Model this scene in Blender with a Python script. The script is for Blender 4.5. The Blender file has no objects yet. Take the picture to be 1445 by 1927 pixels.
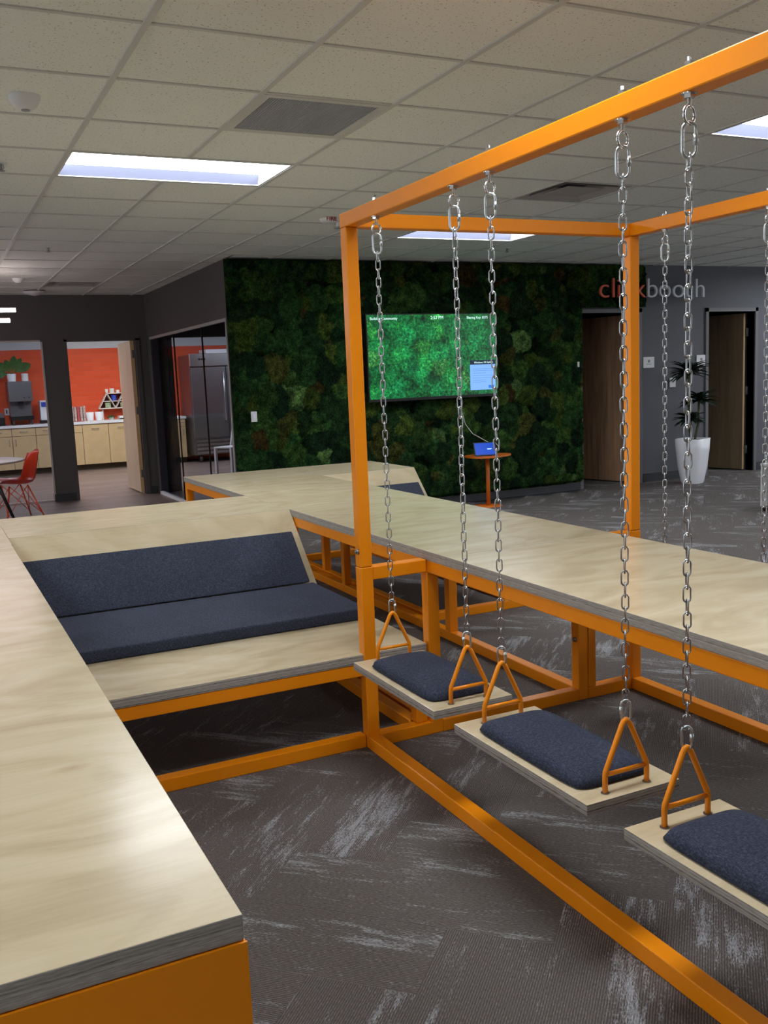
import bpy, bmesh, math, random
from math import sin, cos, pi, radians, sqrt, atan2
from mathutils import Vector, Matrix, noise

random.seed(7)
SC = bpy.context.scene
COL = SC.collection

# ------------------------------------------------------------------ camera
F = Vector((0.42883731, 0.89218881, -0.14176628))
RT = Vector((0.89790296, -0.43821236, -0.04171564))
UP = Vector((0.09934196, 0.10940314, 0.98902079))
cd = bpy.data.cameras.new('camera'); cam = bpy.data.objects.new('camera', cd); COL.objects.link(cam)
m = Matrix.Identity(4)
for i in range(3):
    m[i][0] = RT[i]; m[i][1] = UP[i]; m[i][2] = -F[i]
m.translation = (0, 0, 1.41)
cam.matrix_world = m
cd.sensor_fit = 'VERTICAL'; cd.sensor_height = 36; cd.lens = 36 * 1783.32 / 1927
cd.clip_start = 0.05; cd.clip_end = 100
SC.camera = cam

# ------------------------------------------------------------------ light and exposure
vs = SC.view_settings
vs.view_transform = 'Standard'; vs.look = 'None'; vs.gamma = 1; vs.use_curve_mapping = False
vs.exposure = 0.0
w = bpy.data.worlds.new('world'); SC.world = w; w.use_nodes = True
w.node_tree.nodes['Background'].inputs[0].default_value = (0.92, 0.95, 1.0, 1)
w.node_tree.nodes['Background'].inputs[1].default_value = 1.0
TROFFER = 21.0
ZC = 2.58          # ceiling height
YW = 8.95          # plane of the moss wall and the two doors
YB = 12.6          # wall with the kitchen openings
XG = 2.74          # glass side wall

# ------------------------------------------------------------------ materials
MATS = {}
def nodemat(name):
    mt = bpy.data.materials.new(name); mt.use_nodes = True
    nt = mt.node_tree; return mt, nt, nt.nodes['Principled BSDF']
def mat(name, col, rough=0.6, metal=0.0, spec=0.5, emit=None, estr=0.0, bump=0.0, bscale=200, var=0.0, vscale=5, alpha=None, trans=0.0, coat=0.0):
    mt, nt, b = nodemat(name)
    b.inputs['Base Color'].default_value = (*col, 1)
    b.inputs['Roughness'].default_value = rough
    b.inputs['Metallic'].default_value = metal
    b.inputs['Specular IOR Level'].default_value = spec
    if trans: b.inputs['Transmission Weight'].default_value = trans
    if coat: b.inputs['Coat Weight'].default_value = coat; b.inputs['Coat Roughness'].default_value = 0.1
    if emit:
        b.inputs['Emission Color'].default_value = (*emit, 1); b.inputs['Emission Strength'].default_value = estr
    tc = None
    if bump or var: tc = nt.nodes.new('ShaderNodeTexCoord')
    if bump:
        n = nt.nodes.new('ShaderNodeTexNoise'); n.inputs['Scale'].default_value = bscale; n.inputs['Detail'].default_value = 3
        bp = nt.nodes.new('ShaderNodeBump'); bp.inputs['Strength'].default_value = bump; bp.inputs['Distance'].default_value = 0.01
        nt.links.new(tc.outputs['Object'], n.inputs['Vector']); nt.links.new(n.outputs['Fac'], bp.inputs['Height'])
        nt.links.new(bp.outputs['Normal'], b.inputs['Normal'])
    if var:
        n = nt.nodes.new('ShaderNodeTexNoise'); n.inputs['Scale'].default_value = vscale; n.inputs['Detail'].default_value = 4
        mr = nt.nodes.new('ShaderNodeMapRange'); mr.inputs[1].default_value = .3; mr.inputs[2].default_value = .7
        mr.inputs[3].default_value = 1 - var; mr.inputs[4].default_value = 1 + var
        mx = nt.nodes.new('ShaderNodeVectorMath'); mx.operation = 'SCALE'; mx.inputs[0].default_value = col
        nt.links.new(tc.outputs['Object'], n.inputs['Vector']); nt.links.new(n.outputs['Fac'], mr.inputs[0])
        nt.links.new(mr.outputs[0], mx.inputs['Scale']); nt.links.new(mx.outputs[0], b.inputs['Base Color'])
    MATS[name] = mt
    return mt

def ramp(nt, fac, stops, interp='LINEAR'):
    r = nt.nodes.new('ShaderNodeValToRGB'); cr = r.color_ramp; cr.interpolation = interp
    while len(cr.elements) > 1: cr.elements.remove(cr.elements[0])
    cr.elements[0].position = stops[0][0]; cr.elements[0].color = (*stops[0][1], 1)
    for p, c in stops[1:]:
        e = cr.elements.new(p); e.color = (*c, 1)
    nt.links.new(fac, r.inputs[0]); return r.outputs[0]
def texco(nt, out='Object', scale=(1, 1, 1), rot=(0, 0, 0), loc=(0, 0, 0)):
    tc = nt.nodes.new('ShaderNodeTexCoord'); mp = nt.nodes.new('ShaderNodeMapping')
    mp.inputs['Scale'].default_value = scale; mp.inputs['Rotation'].default_value = rot; mp.inputs['Location'].default_value = loc
    nt.links.new(tc.outputs[out], mp.inputs[0]); return mp.outputs[0]
def noisen(nt, vec, scale, detail=3, rough=.5, dist=0.0):
    n = nt.nodes.new('ShaderNodeTexNoise'); n.inputs['Scale'].default_value = scale; n.inputs['Detail'].default_value = detail
    n.inputs['Roughness'].default_value = rough; n.inputs['Distortion'].default_value = dist
    nt.links.new(vec, n.inputs['Vector']); return n.outputs['Fac']
def mathn(nt, op, a, b=None, clamp=False):
    n = nt.nodes.new('ShaderNodeMath'); n.operation = op; n.use_clamp = clamp
    for i, v in enumerate((a, b)):
        if v is None: continue
        if isinstance(v, (int, float)): n.inputs[i].default_value = v
        else: nt.links.new(v, n.inputs[i])
    return n.outputs[0]
def mixc(nt, fac, a, b, mode='MIX'):
    n = nt.nodes.new('ShaderNodeMix'); n.data_type = 'RGBA'; n.blend_type = mode
    for k, v in ((0, fac), (6, a), (7, b)):
        if isinstance(v, (int, float)): n.inputs[k].default_value = v
        elif isinstance(v, tuple): n.inputs[k].default_value = (*v, 1)
        else: nt.links.new(v, n.inputs[k])
    return n.outputs[2]
def bumpn(nt, h, strength=.3, dist=.01):
    n = nt.nodes.new('ShaderNodeBump'); n.inputs['Strength'].default_value = strength; n.inputs['Distance'].default_value = dist
    nt.links.new(h, n.inputs['Height']); return n.outputs['Normal']

mat('orange_paint', (0.86, 0.27, 0.003), rough=0.32, spec=0.42)
mat('orange_dark', (0.62, 0.15, 0.01), rough=0.45)
mat('chrome', (0.52, 0.54, 0.56), rough=0.2, metal=1.0)
mat('zinc', (0.66, 0.72, 0.74), rough=0.30, metal=1.0)
mat('steel', (0.26, 0.26, 0.27), rough=0.35, metal=.9)
mat('steel_bright', (0.72, 0.73, 0.75), rough=0.25, metal=1.0)
mat('steel_dark', (0.12, 0.12, 0.12), rough=0.4, metal=0.8)
mat('wall_paint', (0.085, 0.077, 0.078), rough=0.65, bump=.05, bscale=300)
mat('wall_paint_lit', (0.100, 0.105, 0.120), rough=0.65, bump=.05, bscale=300)  # same paint on the far wall, its brighter light put into the colour
mat('blocker_grey', (0.30, 0.29, 0.29), rough=.7)  # for the added light-blocking wall behind the camera
mat('kitchen_paint', (0.62, 0.66, 0.70), rough=0.7)
mat('frame_grey', (0.13, 0.13, 0.14), rough=0.45)
mat('frame_light', (0.42, 0.405, 0.40), rough=0.4)
mat('baseboard', (0.035, 0.037, 0.042), rough=0.5)
mat('white_plastic', (0.75, 0.76, 0.78), rough=0.4)
mat('white_gloss', (0.86, 0.88, 0.94), rough=0.25)
mat('white_metal', (0.72, 0.73, 0.74), rough=0.4)
mat('black_plastic', (0.012, 0.012, 0.013), rough=0.35)
mat('dark_void', (0.01, 0.01, 0.011), rough=0.9)
mat('dark_grille', (0.30, 0.33, 0.37), rough=0.6)
mat('grille_grey', (0.55, 0.58, 0.62), rough=.5)
mat('vent_inside', (0.05, 0.05, 0.05), rough=0.8)
mat('tbar', (0.60, 0.62, 0.60), rough=0.5)
mat('lamp_white', (1, 1, 1), emit=(0.93, 0.96, 1.0), estr=TROFFER)
mat('lamp_side_shade', (0.075, 0.083, 0.125), rough=0.7)  # white lamp wall; bluish tone of grazing light put into its colour
mat('tube_light', (1, 1, 1), emit=(1.0, 0.80, 0.78), estr=14)
mat('tabletop', (0.62, 0.52, 0.50), rough=0.35)
mat('red_shell', (0.90, 0.095, 0.03), rough=0.3)
mat('cabinet_wood', (0.60, 0.43, 0.23), rough=0.45, var=.06, vscale=6)
mat('cabinet_gap', (0.10, 0.07, 0.04), rough=0.8)
mat('countertop', (0.78, 0.79, 0.80), rough=0.3)
mat('door_edge', (0.62, 0.42, 0.22), rough=0.5)
mat('pot_soil', (0.015, 0.013, 0.01), rough=0.95)
mat('leaf_dark', (0.012, 0.035, 0.018), rough=0.5, var=.4, vscale=20)
mat('leaf_green', (0.05, 0.13, 0.03), rough=0.5, var=.4, vscale=30)
mat('stem', (0.10, 0.11, 0.05), rough=0.8)
mat('sign_red', (0.80, 0.13, 0.06), rough=0.45)
mat('sign_grey', (0.70, 0.74, 0.80), rough=0.4)
mat('sign_ink', (0.25, 0.28, 0.33), rough=0.5)
mat('fire_red', (0.35, 0.02, 0.02), rough=0.5)
mat('glass_dark', (0.02, 0.02, 0.025), rough=0.1)
mat('screen_text', (0.8, 1, .95), emit=(0.55, 0.9, 0.85), estr=0.9)
mat('dialog_blue', (0.1, 0.2, 0.5), emit=(0.20, 0.42, 0.95), estr=1.0, rough=.5)
mat('dialog_dark', (0.01, 0.015, 0.03), emit=(0.01, 0.015, 0.04), estr=1.0, rough=.5)
mat('dialog_line', (0.05, 0.1, 0.3), emit=(0.11, 0.25, 0.62), estr=1.0, rough=.5)
mat('dialog_button', (0.0, 0.1, 0.4), emit=(0.02, 0.16, 0.60), estr=1.0, rough=.5)
mat('tablet_screen', (0.0, 0.02, 0.2), emit=(0.005, 0.07, 0.55), estr=0.8, rough=.3)
mat('blue_label', (0.03, 0.06, 0.45), rough=.4)
mat('snack_mix', (0.45, 0.33, 0.30), rough=.5, var=.6, vscale=40)
mat('snack_red', (0.45, 0.08, 0.08), rough=.5, var=.5, vscale=60)
mat('candle_white', (0.8, 0.75, 0.68), rough=.5)
mat('shelf_white', (0.78, 0.70, 0.62), rough=.5)
mat('shelf_back', (0.16, 0.012, 0.01), rough=.6)
mat('jar_green', (0.35, 0.42, 0.25), rough=.4, var=.4, vscale=40)
mat('cable_white', (0.55, 0.55, 0.5), rough=.5)

# birch plywood face
def ply_face():
    mt, nt, b = nodemat('birch_ply')
    v = texco(nt, scale=(1.2, 2.6, 1.2))
    n1 = noisen(nt, v, 2.0, 5, .5, 2.0)
    v2 = texco(nt, scale=(2.2, 40, 2.2))
    n2 = noisen(nt, v2, 3.0, 3, .6)
    c1 = ramp(nt, n1, [(.30, (.48, .395, .25)), (.50, (.56, .475, .315)), (.70, (.61, .53, .375))])
    c2 = mixc(nt, .09, c1, ramp(nt, n2, [(.35, (.46, .36, .21)), (.6, (.66, .57, .40))]))
    # small knots
    vk = texco(nt, scale=(1.0, 2.0, 1.0)); vo = nt.nodes.new('ShaderNodeTexVoronoi'); vo.inputs['Scale'].default_value = 1.7
    nt.links.new(vk, vo.inputs['Vector'])
    k = ramp(nt, vo.outputs['Distance'], [(0.0, (1, 1, 1)), (.025, (.5, .5, .5)), (.07, (0, 0, 0))])
    c3 = mixc(nt, mathn(nt, 'MULTIPLY', k, .55), c2, (.36, .24, .13))
    nt.links.new(c3, b.inputs['Base Color'])
    b.inputs['Roughness'].default_value = 0.22
    b.inputs['Specular IOR Level'].default_value = 0.55
    nt.links.new(bumpn(nt, n2, .03, .003), b.inputs['Normal'])
    return mt
MATS['ply'] = ply_face()
def ply_edge():
    mt, nt, b = nodemat('ply_edge')
    tc = nt.nodes.new('ShaderNodeTexCoord'); sp = nt.nodes.new('ShaderNodeSeparateXYZ')
    nt.links.new(tc.outputs['Object'], sp.inputs[0])
    wob = noisen(nt, texco(nt, scale=(3, 3, 30)), 3.0, 3)
    z = mathn(nt, 'ADD', mathn(nt, 'MULTIPLY', sp.outputs['Z'], 200.0), mathn(nt, 'MULTIPLY', wob, 1.3))
    cb = nt.nodes.new('ShaderNodeCombineXYZ'); nt.links.new(z, cb.inputs[2])
    wn = nt.nodes.new('ShaderNodeTexNoise'); wn.inputs['Scale'].default_value = .9; wn.inputs['Detail'].default_value = 1.5
    nt.links.new(cb.outputs[0], wn.inputs['Vector'])
    fine = noisen(nt, texco(nt, scale=(12, 12, 160)), 4.0, 3)
    f = mathn(nt, 'ADD', mathn(nt, 'MULTIPLY', wn.outputs['Fac'], .72), mathn(nt, 'MULTIPLY', fine, .28))
    c = ramp(nt, f, [(.36, (.05, .04, .033)), (.43, (.22, .20, .175)), (.52, (.34, .315, .28)), (.64, (.50, .46, .41))])
    nt.links.new(c, b.inputs['Base Color']); b.inputs['Roughness'].default_value = .6
    return mt
MATS['ply_edge'] = ply_edge()

def fabric():
    mt, nt, b = nodemat('navy_fabric')
    va = texco(nt, scale=(520, 110, 110)); vb = texco(nt, scale=(110, 420, 420))
    na = noisen(nt, va, 1.0, 2); nb = noisen(nt, vb, 1.0, 2)
    f = mathn(nt, 'ADD', mathn(nt, 'MULTIPLY', na, .5), mathn(nt, 'MULTIPLY', nb, .5))
    big = noisen(nt, texco(nt), 5, 3)
    f2 = mathn(nt, 'ADD', f, mathn(nt, 'MULTIPLY', mathn(nt, 'SUBTRACT', big, .5), .12))
    c = ramp(nt, f2, [(.30, (.012, .015, .028)), (.5, (.031, .038, .063)), (.70, (.073, .086, .130))])
    nt.links.new(c, b.inputs['Base Color']); b.inputs['Roughness'].default_value = .85
    b.inputs['Specular IOR Level'].default_value = .2
    nt.links.new(bumpn(nt, f, .35, .002), b.inputs['Normal'])
    return mt
MATS['fabric'] = fabric()

def carpet():
    mt, nt, b = nodemat('carpet_tile')
    uv = nt.nodes.new('ShaderNodeUVMap'); uv.uv_map = 'plank'
    def mp(s):
        m_ = nt.nodes.new('ShaderNodeMapping'); m_.inputs['Scale'].default_value = s; nt.links.new(uv.outputs[0], m_.inputs[0]); return m_.outputs[0]
    sep = nt.nodes.new('ShaderNodeSeparateXYZ'); nt.links.new(uv.outputs[0], sep.inputs[0])
    rib = mathn(nt, 'SINE', mathn(nt, 'MULTIPLY', sep.outputs['Y'], 2 * pi / 0.0062))
    rib = mathn(nt, 'ADD', mathn(nt, 'MULTIPLY', rib, .5), .5)
    yarn = noisen(nt, mp((95, 330, 1)), 1.0, 2, .6)
    # worn pale streaks running along each plank
    big = noisen(nt, mp((1.5, 6.5, 1)), 1.0, 3, .6, .3)
    med = noisen(nt, mp((9, 60, 1)), 1.0, 3, .65, .4)
    st = mathn(nt, 'ADD', mathn(nt, 'MULTIPLY', big, .60), mathn(nt, 'MULTIPLY', med, .36))
    st = mathn(nt, 'ADD', st, mathn(nt, 'MULTIPLY', yarn, .26))
    mask = ramp(nt, st, [(.650, (0, 0, 0)), (.745, (.92, .92, .92))])
    base = ramp(nt, yarn, [(.3, (.090, .077, .072)), (.6, (.180, .160, .150)), (.75, (.26, .235, .222))])
    base = mixc(nt, mathn(nt, 'MULTIPLY', mathn(nt, 'SUBTRACT', 1.0, rib), .75), base, (.045, .040, .039))
    pale = ramp(nt, yarn, [(.3, (.20, .205, .22)), (.65, (.44, .455, .48))])
    c = mixc(nt, mathn(nt, 'MULTIPLY', mask, .85), base, pale)
    nt.links.new(c, b.inputs['Base Color']); b.inputs['Roughness'].default_value = .92
    b.inputs['Specular IOR Level'].default_value = .25
    h = mathn(nt, 'ADD', rib, yarn)
    nt.links.new(bumpn(nt, h, .5, .002), b.inputs['Normal'])
    return mt
MATS['carpet'] = carpet()

def woodfloor():
    mt, nt, b = nodemat('vinyl_plank')
    v = texco(nt)
    br = nt.nodes.new('ShaderNodeTexBrick'); br.inputs['Scale'].default_value = 1
    br.inputs['Brick Width'].default_value = 1.2; br.inputs['Row Height'].default_value = .18; br.inputs['Mortar Size'].default_value = .002
    br.inputs['Color1'].default_value = (.17, .12, .105, 1); br.inputs['Color2'].default_value = (.24, .185, .16, 1); br.inputs['Mortar'].default_value = (.06, .05, .045, 1)
    nt.links.new(v, br.inputs['Vector'])
    g = noisen(nt, texco(nt, scale=(1.5, 22, 1)), 2.0, 4, .6)
    c = mixc(nt, 1.0, br.outputs[0], ramp(nt, g, [(.3, (.6, .6, .6)), (.7, (1.25, 1.2, 1.2))]), 'MULTIPLY')
    nt.links.new(c, b.inputs['Base Color']); b.inputs['Roughness'].default_value = .42
    return mt
MATS['woodfloor'] = woodfloor()

def ceiltile():
    mt, nt, b = nodemat('ceiling_tile')
    v = texco(nt)
    n = noisen(nt, v, 95, 3, .6); n2 = noisen(nt, v, 40, 2, .5)
    pits = ramp(nt, n, [(.335, (.38, .37, .34)), (.375, (.83, .87, .83))])
    nt.links.new(pits, b.inputs['Base Color']); b.inputs['Roughness'].default_value = .95
    nt.links.new(bumpn(nt, n, .3, .004), b.inputs['Normal'])
    return mt
MATS['ceiltile'] = ceiltile()

def tilewall():
    mt, nt, b = nodemat('orange_subway_tile')
    v = texco(nt, rot=(pi / 2, 0, 0))
    br = nt.nodes.new('ShaderNodeTexBrick'); br.inputs['Scale'].default_value = 1
    br.inputs['Brick Width'].default_value = .30; br.inputs['Row Height'].default_value = .075; br.inputs['Mortar Size'].default_value = .004
    br.inputs['Color1'].default_value = (.80, .115, .045, 1); br.inputs['Color2'].default_value = (.86, .135, .055, 1); br.inputs['Mortar'].default_value = (.70, .14, .09, 1)
    nt.links.new(v, br.inputs['Vector'])
    nt.links.new(br.outputs[0], b.inputs['Base Color']); b.inputs['Roughness'].default_value = .16
    h = mathn(nt, 'SUBTRACT', 1.0, br.outputs['Fac'])
    h = mathn(nt, 'ADD', h, mathn(nt, 'MULTIPLY', noisen(nt, texco(nt), 5, 2), .8))
    nt.links.new(bumpn(nt, h, .5, .006), b.inputs['Normal'])
    return mt
MATS['tilewall'] = tilewall()

def doorwood(name, ca, cb):
    mt, nt, b = nodemat(name)
    g = noisen(nt, texco(nt, scale=(7, 7, .55)), 2.0, 5, .6, .8)
    g2 = noisen(nt, texco(nt, scale=(60, 60, 1.2)), 2.0, 3, .6)
    f = mathn(nt, 'ADD', mathn(nt, 'MULTIPLY', g, .7), mathn(nt, 'MULTIPLY', g2, .3))
    nt.links.new(ramp(nt, f, [(.35, ca), (.65, cb)]), b.inputs['Base Color']); b.inputs['Roughness'].default_value = .4
    MATS[name] = mt
doorwood('walnut', (.20, .115, .065), (.48, .29, .17))
doorwood('walnut_dark', (.20, .145, .085), (.32, .24, .14))
doorwood('door_pale', (.55, .42, .30), (.66, .52, .40))

def mossmat():
    mt, nt, b = nodemat('moss')
    at = nt.nodes.new('ShaderNodeAttribute'); at.attribute_name = 'clump'
    v = texco(nt)
    n = noisen(nt, v, 60, 5, .8); n2 = noisen(nt, v, 13, 4, .6)
    k = ramp(nt, mathn(nt, 'ADD', mathn(nt, 'MULTIPLY', n, .6), mathn(nt, 'MULTIPLY', n2, .4)), [(.38, (.12, .12, .12)), (.5, (.9, .9, .9)), (.62, (2.8, 2.7, 2.2))])
    c = mixc(nt, 1.0, at.outputs['Color'], k, 'MULTIPLY')
    nt.links.new(c, b.inputs['Base Color']); b.inputs['Roughness'].default_value = .95; b.inputs['Specular IOR Level'].default_value = .1
    nt.links.new(bumpn(nt, n, 1.0, .03), b.inputs['Normal'])
    return mt
MATS['moss'] = mossmat()

def screenmat():
    mt, nt, b = nodemat('tv_picture')
    v = texco(nt)
    vo = nt.nodes.new('ShaderNodeTexVoronoi'); vo.inputs['Scale'].default_value = 6.5; vw = nt.nodes.new('ShaderNodeVectorMath'); vw.operation = 'ADD'; nw = nt.nodes.new('ShaderNodeTexNoise'); nw.inputs['Scale'].default_value = 9; nt.links.new(v, nw.inputs['Vector']); vs2 = nt.nodes.new('ShaderNodeVectorMath'); vs2.operation = 'SCALE'; vs2.inputs['Scale'].default_value = .16; nt.links.new(nw.outputs['Color'], vs2.inputs[0]); nt.links.new(v, vw.inputs[0]); nt.links.new(vs2.outputs[0], vw.inputs[1]); nt.links.new(vw.outputs[0], vo.inputs['Vector'])
    n = noisen(nt, v, 38, 5, .75, .5); n2 = noisen(nt, v, 5, 3, .6)
    c1 = ramp(nt, n, [(.33, (.0, .012, .006)), (.5, (.004, .13, .035)), (.62, (.02, .32, .07)), (.75, (.10, .55, .14))])
    sepc = nt.nodes.new('ShaderNodeSeparateColor'); nt.links.new(vo.outputs['Color'], sepc.inputs[0])
    tint = ramp(nt, sepc.outputs[0], [(0, (.45, .55, .6)), (.4, (.9, 1, .9)), (.72, (.6, .8, .9)), (.88, (1.8, 1.25, .8)), (.93, (3.5, .9, .8))])
    c = mixc(nt, 1.0, c1, tint, 'MULTIPLY')
    c = mixc(nt, 1.0, c, ramp(nt, n2, [(.3, (.35, .35, .35)), (.7, (1.5, 1.5, 1.5))]), 'MULTIPLY')
    c = mixc(nt, 1.0, c, ramp(nt, vo.outputs['Distance'], [(0, (1.5, 1.5, 1.5)), (.6, (.8, .8, .8)), (.95, (.15, .15, .15))]), 'MULTIPLY')
    nt.links.new(c, b.inputs['Emission Color']); b.inputs['Emission Strength'].default_value = 1.45
    b.inputs['Base Color'].default_value = (.004, .005, .005, 1); b.inputs['Roughness'].default_value = .25
    return mt
MATS['screen'] = screenmat()

def glassmat():
    mt, nt, b = nodemat('glass_pane')
    out = nt.nodes['Material Output']
    tr = nt.nodes.new('ShaderNodeBsdfTransparent'); tr.inputs[0].default_value = (.80, .82, .87, 1)
    gl = nt.nodes.new('ShaderNodeBsdfGlossy'); gl.inputs['Roughness'].default_value = .02
    lw = nt.nodes.new('ShaderNodeLayerWeight'); lw.inputs[0].default_value = .5
    fac = mathn(nt, 'ADD', .010, mathn(nt, 'MULTIPLY', mathn(nt, 'POWER', lw.outputs['Facing'], 5.0), .06))
    mx = nt.nodes.new('ShaderNodeMixShader')
    nt.links.new(fac, mx.inputs[0]); nt.links.new(tr.outputs[0], mx.inputs[1]); nt.links.new(gl.outputs[0], mx.inputs[2])
    nt.links.new(mx.outputs[0], out.inputs['Surface'])
    return mt
MATS['glass'] = glassmat()

# ------------------------------------------------------------------ mesh builder
class MB:
    def __init__(s): s.v = []; s.f = []; s.m = []; s.sm = []
    def add(s, vs_, fs, mi=0, smooth=False):
        o = len(s.v); s.v += [Vector(v) for v in vs_]
        for f in fs: s.f.append([o + i for i in f]); s.m.append(mi); s.sm.append(smooth)
        return s
    def box(s, x0, x1, y0, y1, z0, z1, mi=0, side=None, bev=0.0):
        if side is None: side = mi
        if bev > 0:
            bm = bmesh.new(); bmesh.ops.create_cube(bm, size=1)
            for v in bm.verts: v.co = Vector(((x0 + x1) / 2 + v.co.x * (x1 - x0), (y0 + y1) / 2 + v.co.y * (y1 - y0), (z0 + z1) / 2 + v.co.z * (z1 - z0)))
            bmesh.ops.bevel(bm, geom=bm.edges[:], offset=bev, segments=2, affect='EDGES', profile=.5)
            bm.normal_update(); o = len(s.v)
            for v in bm.verts: s.v.append(v.co.copy())
            for f in bm.faces:
                s.f.append([o + v.index for v in f.verts]); s.m.append(mi if abs(f.normal.z) > .8 else side); s.sm.append(False)
            bm.free(); return s
        vs_ = [(x0, y0, z0), (x1, y0, z0), (x1, y1, z0), (x0, y1, z0), (x0, y0, z1), (x1, y0, z1), (x1, y1, z1), (x0, y1, z1)]
        s.add(vs_, [(0, 3, 2, 1), (4, 5, 6, 7)], mi)
        s.add(vs_, [(0, 1, 5, 4), (1, 2, 6, 5), (2, 3, 7, 6), (3, 0, 4, 7)], side)
        return s
    def tube(s, pts, r, n=8, mi=0, closed=False, caps=True, r2=None):
        pts = [Vector(p) for p in pts]; N = len(pts); rings = []
        up = None
        for i, p in enumerate(pts):
            if closed: t = (pts[(i + 1) % N] - pts[i - 1])
            else: t = pts[min(i + 1, N - 1)] - pts[max(i - 1, 0)]
            t.normalize()
            if up is None:
                a = Vector((0, 0, 1)) if abs(t.z) < .9 else Vector((1, 0, 0)); up = (a - t * a.dot(t)).normalized()
            else: up = (up - t * up.dot(t)).normalized()
            sd = t.cross(up); rr = r if r2 is None else r + (r2 - r) * i / (N - 1)
            rings.append([p + (up * cos(2 * pi * k / n) + sd * sin(2 * pi * k / n)) * rr for k in range(n)])
        vs_ = [v for rg in rings for v in rg]; fs = []
        for i in range(N if closed else N - 1):
            a = i * n; b = ((i + 1) % N) * n
            for k in range(n): fs.append((a + k, b + k, b + (k + 1) % n, a + (k + 1) % n)) if False else fs.append((a + k, a + (k + 1) % n, b + (k + 1) % n, b + k))
        if not closed and caps:
            fs.append(tuple(range(n))[::-1]); fs.append(tuple((N - 1) * n + k for k in range(n)))
        return s.add(vs_, fs, mi, True)
    def cyl(s, c, r, h, n=24, mi=0, r2=None, smooth=True):
        r2 = r if r2 is None else r2
        x, y, z = c
        vs_ = [(x + r * cos(2 * pi * k / n), y + r * sin(2 * pi * k / n), z) for k in range(n)] + [(x + r2 * cos(2 * pi * k / n), y + r2 * sin(2 * pi * k / n), z + h) for k in range(n)]
        s.add(vs_, [(k, (k + 1) % n, n + (k + 1) % n, n + k) for k in range(n)], mi, smooth)
        s.add(vs_, [tuple(range(n))[::-1], tuple(range(n, 2 * n))], mi)
        return s
    def lathe(s, prof, c=(0, 0, 0), n=24, mi=0):
        vs_ = []; L = len(prof)
        for (r, z) in prof:
            for k in range(n): vs_.append((c[0] + r * cos(2 * pi * k / n), c[1] + r * sin(2 * pi * k / n), c[2] + z))
        fs = [(i * n + k, i * n + (k + 1) % n, (i + 1) * n + (k + 1) % n, (i + 1) * n + k) for i in range(L - 1) for k in range(n)]
        s.add(vs_, fs, mi, True)
        s.add(vs_[:n], [tuple(range(n))[::-1]], mi); s.add(vs_[-n:], [tuple(range(n))], mi)
        return s
    def prism(s, poly, axis, a, b, mi=0, side=None):
        # poly: 2D points; axis 'x' -> (y,z), 'y' -> (x,z), 'z' -> (x,y)
        side = mi if side is None else side
        def P(p, t): return {'x': (t, p[0], p[1]), 'y': (p[0], t, p[1]), 'z': (p[0], p[1], t)}[axis]
        n = len(poly); vs_ = [P(p, a) for p in poly] + [P(p, b) for p in poly]
        s.add(vs_, [tuple(range(n))[::-1], tuple(range(n, 2 * n))], mi)
        s.add(vs_, [(k, (k + 1) % n, n + (k + 1) % n, n + k) for k in range(n)], side)
        return s
    def obj(s, name, mats, parent=None, recalc=True):
        off = Vector((0, 0, 0)); p = parent
        while p is not None: off += p.location; p = p.parent
        me = bpy.data.meshes.new(name)
        me.from_pydata([v - off for v in s.v], [], s.f)
        if isinstance(mats, str): mats = [mats]
        for k in mats: me.materials.append(MATS[k])
        for i, pl in enumerate(me.polygons): pl.material_index = s.m[i]; pl.use_smooth = s.sm[i]
        if recalc:
            bm = bmesh.new(); bm.from_mesh(me); bmesh.ops.recalc_face_normals(bm, faces=bm.faces[:]); bm.to_mesh(me); bm.free()
        o = bpy.data.objects.new(name, me); COL.objects.link(o)
        if parent is not None: o.parent = parent
        return o
def tag(o, label=None, cat=None, group=None, kind=None):
    if label: o['label'] = label
    if cat: o['category'] = cat
    if group: o['group'] = group
    if kind: o['kind'] = kind
    return o
def thing(name, loc, label, cat, group=None):
    o = bpy.data.objects.new(name, None); o.empty_display_size = .1; COL.objects.link(o); o.location = loc
    return tag(o, label, cat, group)
def struct(name, mb, mats, label=None, recalc=True):
    o = mb.obj(name, mats, recalc=recalc); o['kind'] = 'structure'
    if label: o['label'] = label
    return o
def copy_tree(o, parent=None):
    c = o.copy(); COL.objects.link(c); c.parent = parent
    for ch in list(o.children): copy_tree(ch, c)
    return c

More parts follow.
